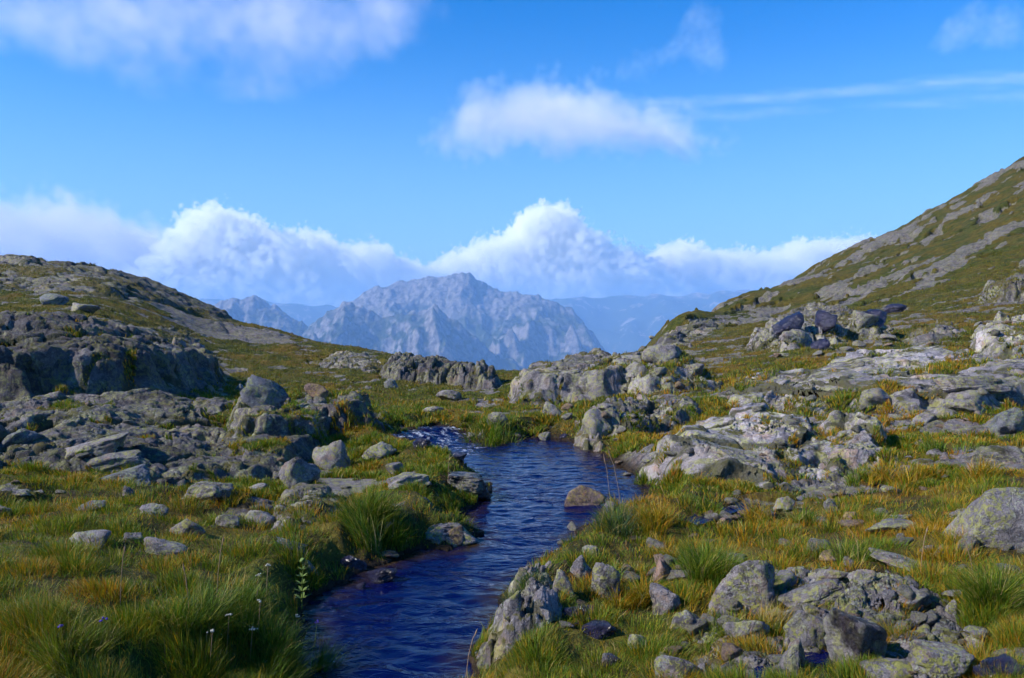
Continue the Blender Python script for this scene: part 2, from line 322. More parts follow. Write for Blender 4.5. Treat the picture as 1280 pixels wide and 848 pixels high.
def rock_nodes(k, vec, lich=1., dark=1., big=1.):
    """returns colour, bump height of weathered grey lilac rock"""
    n1 = k.noise(vec, .9 / big, 6, .6); n2 = k.noise(vec, 5 / big, 7, .68, .3); n3 = k.noise(vec, 30 / big, 5, .72)
    d = dark * 1.0
    c = k.mix(k.step(n1, .38, .62), (.150 * d, .138 * d, .152 * d), (.240 * d, .212 * d, .218 * d))
    c = k.mix(k.step(n2, .45, .62), c, (.085 * d, .078 * d, .088 * d))
    warm = k.noise(vec, 2.2 / big, 6, .65, .5)
    c = k.mix(k.math('MULTIPLY', k.step(warm, .53, .68), .65), c, (.27 * d, .17 * d, .115 * d))
    c = k.mix(k.math('MULTIPLY', k.step(n3, .52, .68), .7), c, (.36 * d, .35 * d, .35 * d))
    c = k.mix(k.math('MULTIPLY', k.step(k.noise(vec, 48 / big, 4, .75), .53, .66), .85), c, (.035, .032, .036))
    la = k.noise(vec, 1.9 / big, 4, .55); lb = k.noise(vec, 11 / big, 6, .75, .4)
    lm = k.math('MULTIPLY', k.step(la, .41, .52), k.step(lb, .475, .54))
    c = k.mix(k.math('MULTIPLY', lm, min(.85, .6 * lich)), c, k.mix(k.noise(vec, 40 / big, 3), (.17, .18, .035), (.40, .40, .09)))
    lm2 = k.math('MULTIPLY', k.step(k.noise(vec, 2.7 / big, 4, .55), .48, .58), k.step(k.noise(vec, 20 / big, 5, .75), .52, .58))
    c = k.mix(k.math('MULTIPLY', lm2, min(.9, .6 * lich)), c, (.31, .33, .26))
    lm3 = k.math('MULTIPLY', k.step(k.noise(vec, 1.2 / big, 4, .5), .48, .6), k.step(k.noise(vec, 8 / big, 7, .78), .48, .56))
    c = k.mix(k.math('MULTIPLY', lm3, .8), c, (.045, .04, .046))
    wv = k.n('VectorMath', operation='MULTIPLY_ADD'); nz = k.n('TexNoise'); k.l(vec, nz.inputs['Vector']); nz.inputs['Scale'].default_value = 2.5 / big
    k.l(nz.outputs[1], wv.inputs[0]); wv.inputs[1].default_value = (.5 * big,) * 3; k.l(vec, wv.inputs[2])
    cr = k.step(k.vor(wv.outputs[0], 1.7 / big, 'DISTANCE_TO_EDGE'), 0., .035)
    h = k.math('ADD', k.math('MULTIPLY', n2, .75), k.math('MULTIPLY', n3, .42))
    h = k.math('ADD', h, k.math('MULTIPLY', cr, .09)); h = k.math('ADD', h, k.math('MULTIPLY', lm, .04))
    c = k.mix(k.math('MULTIPLY', k.math('SUBTRACT', 1., cr), .22), c, (.03, .027, .026))
    return c, h
def obj_vec(k, rand=True):
    tc = k.n('TexCoord'); v = tc.outputs['Object']
    if rand:
        oi = k.n('ObjectInfo'); a = k.n('VectorMath', operation='SCALE'); k.put(a, 0, (37.1, 91.7, 53.3)); k.l(oi.outputs['Random'], a.inputs['Scale'])
        b = k.n('VectorMath', operation='ADD'); k.l(v, b.inputs[0]); k.l(a.outputs[0], b.inputs[1]); v = b.outputs[0]
    return v
def finish(k, c, h, rough=.85, bump=.05, spec=.3, strength=1.):
    p = k.n('BsdfPrincipled'); k.put(p, 'Base Color', c); k.put(p, 'Roughness', rough); p.inputs['Specular IOR Level'].default_value = spec
    if h is not None:
        b = k.n('Bump'); b.inputs['Strength'].default_value = strength; b.inputs['Distance'].default_value = bump; k.l(h, b.inputs['Height']); k.l(b.outputs[0], p.inputs['Normal'])
    k.l(p.outputs[0], k.out.inputs[0]); return p
def rock_mat(name, lich=1., dark=1., big=1., moss=.0, wet=0., tint=None, bump=.05, outc=False):
    k = NT(name); v = obj_vec(k); c, h = rock_nodes(k, v, lich, dark, big)
    if outc:
        tn = k.attr('tone'); f = k.math('ADD', 1., k.math('MULTIPLY', tn, .75)); g_ = k.n('CombineXYZ')
        for i in range(3): k.l(f, g_.inputs[i])
        c = k.mix(1., c, g_.outputs[0], 'MULTIPLY')
        nj = k.noise(v, 7, 5, .7)
        jm = k.math('MULTIPLY', k.step(k.math('ADD', k.attr('joint'), k.math('SUBTRACT', nj, .5)), .45, .8), .8)
        c = k.mix(jm, c, k.mix(k.noise(v, 5, 4), (.022, .018, .012), (.05, .055, .012)))
        tm = k.step(k.math('ADD', k.attr('turf'), k.math('MULTIPLY', k.math('SUBTRACT', nj, .5), 1.3)), .4, .65)
        g_ = k.n('NewGeometry'); sz_ = k.n('SeparateXYZ'); k.l(g_.outputs['True Normal'], sz_.inputs[0]); tm = k.math('MULTIPLY', tm, k.step(sz_.outputs[2], .55, .8))
        c = k.mix(tm, c, k.mix(k.noise(v, 2.5, 5, .65), (.035, .045, .010), (.13, .085, .02)))
    if tint: c = k.mix(.75, c, k.mix(1., c, tint, 'MULTIPLY'))
    if moss:
        m = k.math('MULTIPLY', k.step(k.noise(v, 3.1 / big, 6, .65), .60 - .1 * moss, .66 - .1 * moss), k.step(k.noise(v, 20 / big, 4, .6), .35, .5))
        g = k.n('NewGeometry'); sx = k.n('SeparateXYZ'); k.l(g.outputs['Normal'], sx.inputs[0])
        m = k.math('MULTIPLY', m, k.step(sx.outputs[2], .45, .85))
        c = k.mix(m, c, k.mix(k.noise(v, 9 / big, 4), (.05, .055, .012), (.10, .085, .02)))
    p = finish(k, c, h, .85, bump)
    if wet:
        w = k.step(k.noise(v, 2.0 / big, 4, .55), .40, .52) if wet < 1 else 1.
        cc = k.mix(w, c, k.mix(1., c, (.22, .19, .22), 'MULTIPLY')); k.l(cc, p.inputs['Base Color'])
        r = k.n('MapRange'); k.put(r, 0, w); r.inputs[3].default_value = .85; r.inputs[4].default_value = .14; k.l(r.outputs[0], p.inputs['Roughness'])
        p.inputs['Specular IOR Level'].default_value = .6
    return k.m
M_ROCK = rock_mat('weathered_rock', 1.1, 1.05, .5)
M_LICH = rock_mat('lichen_rock', 1.5, 1.15, .4)
M_OUT = rock_mat('bedrock', .75, .95, 1.2, moss=.7, bump=.08, outc=True)
M_OUTD = rock_mat('dark_shaded_bedrock', .7, .58, 1.2, moss=.6, bump=.09, outc=True)  # dark hill rock; also paints shade into the left outcrops' colour
M_OUTP = rock_mat('pale_bedrock', 1., 1.3, 1.3, moss=.5, bump=.06, outc=True)
M_NEAR = rock_mat('near_bedrock', 1.4, 1.05, .5, moss=.4, bump=.05, outc=True)
M_FARROCK = rock_mat('hill_rock', .6, .8, 5., moss=.8, bump=.2, outc=True)
M_WET = rock_mat('wet_rock_sky_tint', .1, .6, .5, wet=1., tint=(.7, .8, 1.9))  # wet rock; its blue tint paints the sky's reflection into the colour
M_HALFWET = rock_mat('half_wet_rock', .8, .85, .5, wet=.5)
M_RED = rock_mat('iron_stained_rock', .9, .9, .5, tint=(1.35, .95, .72))
M_BLUE = rock_mat('blue_grey_rock', .8, .8, .6, tint=(.85, 1., 1.15))  # grey rock, somewhat darker with a cool blue tint

k = NT('ground'); v = obj_vec(k, False)
rk = k.attr('rock'); yd = k.attr('dist'); gold = k.attr('gold'); bk = k.attr('bank')
cr, hr = rock_nodes(k, v, .8, .92, 1.0)
nA = k.noise(v, .35, 6, .62); nB = k.noise(v, 2.2, 6, .65); nC = k.noise(v, 14, 5, .7); nD = k.noise(v, .09, 5, .6)
green = k.mix(k.step(nB, .35, .65), (.032, .044, .007), (.080, .086, .013))
yel = k.mix(k.step(nB, .35, .65), (.11, .065, .011), (.18, .115, .017))
gm = k.math('ADD', k.math('MULTIPLY', k.step(nA, .40, .62), .55), k.math('MULTIPLY', gold, .6), True)
gc = k.mix(gm, green, yel)
gc = k.mix(k.math('MULTIPLY', k.step(nC, .50, .7), .5), gc, (.03, .032, .008))
gc = k.mix(k.math('MULTIPLY', k.step(nD, .55, .7), .2), gc, (.085, .06, .02))
soil = k.mix(k.step(nC, .4, .6), (.020, .014, .009), (.05, .036, .02))
near = k.step(yd, 24., 10.)
gc = k.mix(k.math('MULTIPLY', k.math('MULTIPLY', near, k.step(k.noise(v, 1.3, 5, .6), .44, .60)), .85), gc, soil)
rmask = k.step(k.math('ADD', rk, k.math('MULTIPLY', k.math('SUBTRACT', nB, .5), .9)), .42, .62)
c = k.mix(rmask, gc, cr)
c = k.mix(bk, c, k.mix(k.step(nC, .4, .6), (.012, .009, .006), (.045, .03, .018)))
h = k.mix(rmask, k.math('ADD', k.math('MULTIPLY', nC, .8), nB), hr)
bd = k.n('Bump'); k.l(h, bd.inputs['Height']); k.l(k.math('MULTIPLY', k.math('POWER', yd, .5), .03), bd.inputs['Distance']); bd.inputs['Strength'].default_value = .9
p = k.n('BsdfPrincipled'); k.l(c, p.inputs['Base Color']); p.inputs['Roughness'].default_value = .9; p.inputs['Specular IOR Level'].default_value = .15
k.l(bd.outputs[0], p.inputs['Normal']); k.l(p.outputs[0], k.out.inputs[0]); M_GROUND = k.m

k = NT('grass_blades'); col = k.attr('col', 0)
df = k.n('BsdfPrincipled'); k.l(col, df.inputs['Base Color']); df.inputs['Roughness'].default_value = .55; df.inputs['Specular IOR Level'].default_value = .25
tr = k.n('BsdfTranslucent'); k.l(k.mix(1., col, (1.1, 1.15, .5), 'MULTIPLY'), tr.inputs[0])
ms = k.n('MixShader'); ms.inputs[0].default_value = .32; k.l(df.outputs[0], ms.inputs[1]); k.l(tr.outputs[0], ms.inputs[2]); k.l(ms.outputs[0], k.out.inputs[0]); M_GRASS = k.m

k = NT('stream_water'); v = obj_vec(k, False)
mp = k.n('Mapping'); k.l(v, mp.inputs[0]); mp.inputs['Rotation'].default_value = (0, 0, math.radians(-14)); mp.inputs['Scale'].default_value = (1, 1.9, 1)
w1 = k.noise(mp.outputs[0], 1.7, 4, .5, 1.2); w2 = k.noise(mp.outputs[0], 5., 3, .55, .8)
hh = k.math('ADD', w1, k.math('MULTIPLY', w2, .35))
p = k.n('BsdfPrincipled'); foam = k.attr('foam')
fm = k.math('MULTIPLY', foam, k.step(k.noise(v, 9, 5, .7), .48, .62))
shr = k.math('MULTIPLY', k.attr('shore'), k.step(k.noise(v, 3., 5, .65), .3, .6))
p.inputs['Specular IOR Level'].default_value = .24
wc = k.mix(shr, (.0006, .0024, .040), k.mix(k.noise(v, 12, 5, .7), (.006, .004, .002), (.05, .032, .016)))
k.l(k.mix(fm, wc, (.62, .66, .72)), p.inputs['Base Color'])
#, .0025, .032), (.62, .66, .72)), p.inputs['Base Color'])
k.l(k.math('ADD', k.math('MULTIPLY', fm, .6), .06), p.inputs['Roughness']); p.inputs['IOR'].default_value = 1.33
b = k.n('Bump'); b.inputs['Distance'].default_value = .06; k.l(k.math('ADD', .25, k.math('MULTIPLY', k.step(k.noise(mp.outputs[0], .8, 3, .55, .8), .38, .62), .7)), b.inputs['Strength']); k.l(hh, b.inputs['Height']); k.l(b.outputs[0], p.inputs['Normal']); k.l(p.outputs[0], k.out.inputs[0]); M_WATER = k.m

def mtn_mat(name, rockc, grassc, lo, hi):
    k = NT(name); v = obj_vec(k, False)
    sx = k.n('SeparateXYZ'); k.l(v, sx.inputs[0]); g = k.n('NewGeometry'); sn = k.n('SeparateXYZ'); k.l(g.outputs['Normal'], sn.inputs[0])
    n1 = k.noise(v, .004, 8, .65); n2 = k.noise(v, .02, 6, .7)
    hgt = k.math('ADD', k.step(sx.outputs[2], lo, hi), k.math('MULTIPLY', k.math('SUBTRACT', n1, .5), 1.6))
    m = k.step(hgt, .3, .7)
    m = k.math('MAXIMUM', m, k.step(sn.outputs[2], .72, .52))
    c = k.mix(m, grassc, k.mix(k.step(n2, .35, .65), tuple(x * .45 for x in rockc), tuple(x * 1.6 for x in rockc)))
    scree = k.math('MULTIPLY', k.step(k.noise(v, .0035, 6, .6, 1.), .56, .62), .7)
    c = k.mix(scree, c, tuple(x * 1.3 for x in rockc))
    finish(k, c, n2, .95, 25., .1); return k.m
M_MTN = mtn_mat('mountain_rock', (.17, .155, .15), (.04, .055, .025), -250, 350)
M_VALE = mtn_mat('valley_side', (.30, .26, .22), (.05, .07, .03), 100, 900)

# ------------------------------------------------------------------ ground sheet
V = np.stack([PX, PY, Z], -1).reshape(-1, 3)
quads = grid_quads(NR, NC)
me = new_mesh('ground', V, quads=quads, mat=M_GROUND)
GOLD = np.clip(sst(.0, 2.0, PX) * (.44 + 1.1 * fbm(PX / 1.3, PY / 1.3, 91, 4)) * (1 - sst(24, 50, YR)) + .75 * sst(-.05, .5, fbm(PX / 2.5, PY / 2.5, 92, 4)) * (PX < 0), 0, 1)
GOLD = np.clip(GOLD + .12 * sst(40, 90, YR) * sst(0., .5, fbm(PX / 30, PY / 30, 94, 3)), 0, 1)
BANK = sst(.30, .04, dwn) * (YR < 30)
attr(me, 'rock', ROCK); attr(me, 'dist', YR); attr(me, 'gold', GOLD); attr(me, 'bank', BANK)
tag(link('ground', me), kind='structure')

# combined surface for placing things
TOP = Z.copy()
# ------------------------------------------------------------------ outcrops
for o in OUT:
    sd = o['sd']; L = o['L']
    rows = np.where((sd > -.35 * L - .1).any(1))[0]; cols = np.where((sd > -.35 * L - .1).any(0))[0]
    r0, r1, c0, c1 = rows[0], rows[-1] + 1, cols[0], cols[-1] + 1
    # resample the block more finely so that edges stay crisp
    def up(a):
        a = a[r0:r1, c0:c1]
        nr, nc = a.shape; fr, fc = (2 if nr < 220 else 1), (2 if nc < 330 else 1)
        rr = np.linspace(0, nr - 1, (nr - 1) * fr + 1); cc = np.linspace(0, nc - 1, (nc - 1) * fc + 1)
        a = a[:, np.minimum(cc.astype(int), nc - 2)] * (1 - (cc - np.minimum(cc.astype(int), nc - 2))) + a[:, np.minimum(cc.astype(int) + 1, nc - 1)] * (cc - np.minimum(cc.astype(int), nc - 2))
        i = np.minimum(rr.astype(int), nr - 2); f = (rr - i)[:, None]
        return a[i] * (1 - f) + a[i + 1] * f
    X, Y, S, Zg, Wd = up(PX), up(PY), up(sd), up(Z), up(dwn)
    # steep faces: signed distance squeezed so that the wall stands up
    prof = sst(-.05, o['ramp'], S + .25 * L * fbm(X / L * 1.3, Y / L * 1.3, o['seed'] + 9, 3))
    edge = sst(-.05, .5 * L, S)
    R, JT, TN = relief(X, Y, L, o['A'] * .55, o['ang'], o['st'], o['bias'], o['seed'], True, .45 if o['seed'] in (66, 77, 88, 55, 123) else 1.)
    TF = sst(.50 if o['seed'] in (66, 22, 77, 88) else .16, .70 if o['seed'] in (66, 22, 77, 88) else .34, fbm(X / (1.4 * L), Y / (1.4 * L), o['seed'] + 40, 4, .55) + .25 * (1 - sst(0, .8 * L, S)) + .10 * JT) * (o['seed'] not in (11, 44, 156, 101))
    Hm = 1 + .35 * fbm(X / (4 * L), Y / (4 * L), o['seed'] + 3, 2)
    Zo = Zg + .12 * np.clip(Y / 12, .5, 2) * edge + prof * o['H'] * Hm + R * (edge * .85 + .1) * (1 - .5 * TF)
    Zo = Zo - (1 - sst(-.25 * L - .08, .05, S)) * (.35 + .3 * L)
    keep = S > -.35 * L - .1
    nr, nc = X.shape
    q = grid_quads(nr, nc); q = q[keep.ravel()[q].all(1)]
    used = np.unique(q); mp_ = np.full(nr * nc, -1); mp_[used] = np.arange(len(used))
    cx, cy = X.ravel()[used].mean(), Y.ravel()[used].mean(); cz = float(np.median(Zo.ravel()[used]))
    G3 = np.stack([X, Y, Zo], -1); nn_ = np.cross(np.gradient(G3, axis=1), np.gradient(G3, axis=0)); nn_ /= np.linalg.norm(nn_, axis=-1, keepdims=True) + 1e-12
    nn_ *= np.sign(nn_[..., 2:3] + 1e-9)
    zt = Zo + .35 * X * math.sin(o['ang']) + .2 * Y
    bed = noise3(X / L * .8, Y / L * .8, zt / L * 5.5, o['seed']) + .6 * noise3(X / L * 2.4, Y / L * 2.4, zt / L * 12, o['seed'] + 1) + .45 * noise3(X / L * 6, Y / L * 6, zt / L * 8, o['seed'] + 2)
    G3 = G3 + nn_ * (bed * .055 * L * sst(.97, .75, nn_[..., 2]) * (S > 0))[..., None]
    V = G3.reshape(-1, 3)[used] - np.array([cx, cy, cz])
    mat = M_OUT
    Vn = (JT.ravel()[used], TN.ravel()[used], TF.ravel()[used])
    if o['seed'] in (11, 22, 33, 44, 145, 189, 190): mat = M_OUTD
    if o['seed'] in (66, 77, 88, 123): mat = M_OUTP
    if o['seed'] == 201: mat = M_NEAR
    if o['seed'] == 101: mat = M_FARROCK
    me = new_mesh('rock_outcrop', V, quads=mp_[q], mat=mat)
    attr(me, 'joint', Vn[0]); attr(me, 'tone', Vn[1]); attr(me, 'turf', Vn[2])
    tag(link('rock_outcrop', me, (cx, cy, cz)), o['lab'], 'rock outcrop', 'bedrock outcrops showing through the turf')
    fr = (nr - 1) // (r1 - r0 - 1); fc = (nc - 1) // (c1 - c0 - 1)
    blk = Zo[::fr, ::fc]; kb = sd[r0:r1, c0:c1] > 0
    TOP[r0:r1, c0:c1] = np.where(kb, np.maximum(TOP[r0:r1, c0:c1], blk), TOP[r0:r1, c0:c1])
    ROCK[r0:r1, c0:c1] = np.where(kb, np.clip(sd[r0:r1, c0:c1] / (.2 * L), 0, 1) * (1 - TF[::fr, ::fc]) * (1 - .9 * (JT[::fr, ::fc] > .6) * (pb[r0:r1, c0:c1] > (.15 if o['seed'] in (66, 77, 88, 22) else -.1))), ROCK[r0:r1, c0:c1])

c_lo = 45; SCOL = s_in
def hit(u, v):
    """first point of the built ground on the sight line through a photo pixel"""
    s, w = ray(u, v); j = int(np.clip(np.searchsorted(SCOL, float(s)), 1, len(SCOL) - 1)) + c_lo
    zz = np.maximum(TOP[:, j], np.where(WSD[:, j] > 0, WZ[:, j], -1e9))
    ww = (zz - CAMZ) / YR[:, j]
    ok = np.where((ww >= float(w)) & (YR[:, j] > 2))[0]
    k_ = ok[0] if len(ok) else int(np.argmax(np.where(YR[:, j] < 250, ww, -9)))
    Y = YR[k_, j]; return np.array([float(s) * Y, Y, zz[k_]])
def surf(x, y):
    s = x / y; j = np.clip(np.searchsorted(SCOL, s), 1, len(SCOL) - 1) + c_lo
    i = np.clip(np.searchsorted(t_row, np.log(y)), 0, NR - 1); return TOP[i, j]

# ------------------------------------------------------------------ water
wx = np.linspace(-9, 2.6, 330); wy = np.concatenate([np.linspace(-9, 3, 60)[:-1], np.linspace(3, 18, 420)])
WX, WY = np.meshgrid(wx, wy)
sd = poly_sd(WX, WY, WXY)
wz = water_z(WX, WY); stp = sst(-1.0, -1.5, WX - (WY - 14.) * .25) * sst(12.4, 13.2, WY)
wz = wz + (.012 + .03 * stp) * fbm(WX * 2.4 + .4 * WY, WY * 4.2, 120, 4, .55) + .006 * fbm(WX * 7, WY * 12, 121, 3)
keep = (sd > -.3).ravel(); q = grid_quads(*WX.shape); q = q[keep[q].all(1)]
used = np.unique(q); mp_ = np.full(WX.size, -1); mp_[used] = np.arange(len(used))
me = new_mesh('stream', np.stack([WX, WY, wz], -1).reshape(-1, 3)[used], quads=mp_[q], mat=M_WATER)
fo = stp * sst(.25, .0, np.abs(fbm(WX * 1.5, WY * 2, 122, 3)))
fo = np.maximum(fo * .8, 0.55 * sst(.7, .2, np.hypot(WX + 1.0, (WY - 13.9) * .6)) * sst(-.1, .4, fbm(WX * 2, WY * 4, 123, 3)))
attr(me, 'foam', fo.ravel()[used]); attr(me, 'shore', sst(.34, .02, sd).ravel()[used])
tag(link('stream', me), kind='structure')

# ------------------------------------------------------------------ boulders and stones
def ico(n):
    bm = bmesh.new(); bmesh.ops.create_icosphere(bm, subdivisions=n, radius=1)
    v = np.array([x.co[:] for x in bm.verts]); f = np.array([[w.index for w in y.verts] for y in bm.faces]); bm.free(); return v, f
ICO = {n: ico(n) for n in (3, 4, 5)}
def rock_mesh(sx, sy, sz, seed, det=4, ang=.5, round_=26, rough=.075, strata=.10, top=None, cone=0., mat=None, name='boulder', tilt=None):
    r = np.random.default_rng(seed); d, f = ICO[det]
    n = int(r.integers(11, 19)); N = r.normal(size=(n, 3)); N[:, 2] *= .8; N /= np.linalg.norm(N, axis=1)[:, None]
    H = r.uniform(ang, 1.0, n)
    q = np.maximum(d @ N.T, 0) / H
    rad = (q ** round_).sum(1) ** (-1 / round_); rad = np.minimum(rad, 1.25)
    p = d * rad[:, None]
    o = seed * 3.7
    p = p * (1 + rough * 1.6 * noise3(p[:, 0] * 1.7 + o, p[:, 1] * 1.7, p[:, 2] * 1.7, 1) + rough * noise3(p[:, 0] * 4 + o, p[:, 1] * 4, p[:, 2] * 4, 2)
             + rough * .55 * noise3(p[:, 0] * 9 + o, p[:, 1] * 9, p[:, 2] * 9, 3) + rough * .3 * noise3(p[:, 0] * 20 + o, p[:, 1] * 20, p[:, 2] * 20, 4))[:, None]
    if strata:
        lay = p[:, 2] * 5 + .6 * p[:, 0] + .5 * noise3(p[:, 0] * 2, p[:, 1] * 2, p[:, 2] * 2, 7)
        fr = lay - np.floor(lay); amt = strata * (sst(.0, .18, fr) - 1)
        p[:, :2] *= (1 + amt * .6)[:, None]
    if cone: p[:, :2] *= (1 - cone * p[:, 2])[:, None]
    if top: p[:, 2] = np.where(p[:, 2] > 0, top * np.tanh(p[:, 2] / top), p[:, 2]) + .1 * p[:, 2]
    p = p / np.abs(p).max(0) * np.array([sx, sy, sz]) / 2
    a, b = (r.uniform(-.22, .22), r.uniform(-.15, .15)) if tilt is None else tilt
    c, s_ = math.cos(a), math.sin(a); x = p[:, 0] * c + p[:, 2] * s_; z = -p[:, 0] * s_ + p[:, 2] * c; p = np.stack([x, p[:, 1], z], 1)
    c, s_ = math.cos(b), math.sin(b); y = p[:, 1] * c - p[:, 2] * s_; z = p[:, 1] * s_ + p[:, 2] * c; p = np.stack([p[:, 0], y, z], 1)
    return p, f
nrk = 0
def boulder(u, v, w, h, lab, mat=None, name='boulder', group=None, bury=.33, dep=None, slab=False, **kw):
    """a stone whose foot shows at photo pixel (u, v), w x h pixels in size there"""
    global nrk; nrk += 1
    x, y, z = hit(u, v); slope = (CAMZ - z) / y
    fg = 1.12 if (u > 800 and v > 690) else 1.; h = h * (.92 if fg > 1 else 1); bury = max(bury, .42) if fg > 1 else bury; W = w * 1.08 * fg / F * y; Hh = h * 1.1 * fg / F * y; D = dep * W if dep else W * .75
    D = min(D, Hh / max(slope, .08) * 1.1) if not dep else D
    D = max(D, .3 * W)
    sz = max(Hh - D * max(slope, 0) * .75, .32 * Hh, .16 * W)
    szt = sz / (1 - bury)
    if slab: W *= 1.25; Hh *= 1.3; D = Hh * 1.1; szt = .3 * W; kw = dict(kw, tilt=(-.3, .8))
    p, f = rock_mesh(W * 1.04, D, szt, 100 + nrk * 13, 5 if w > 60 else 4, mat=mat, **kw)
    yc = y + D * .42; xc = x * (yc / y)
    zc = z - szt * bury + szt / 2
    base = z
    if slab: zc = z + Hh * .42
    V = p + np.array([0, 0, zc - base])
    me = new_mesh(name, V, tris=f, mat=mat or M_ROCK)
    o = link(name, me, (xc, yc, base)); tag(o, lab, 'boulder' if name == 'boulder' else 'stone', group)
    return o
BG = 'boulders and stones lying in the turf'
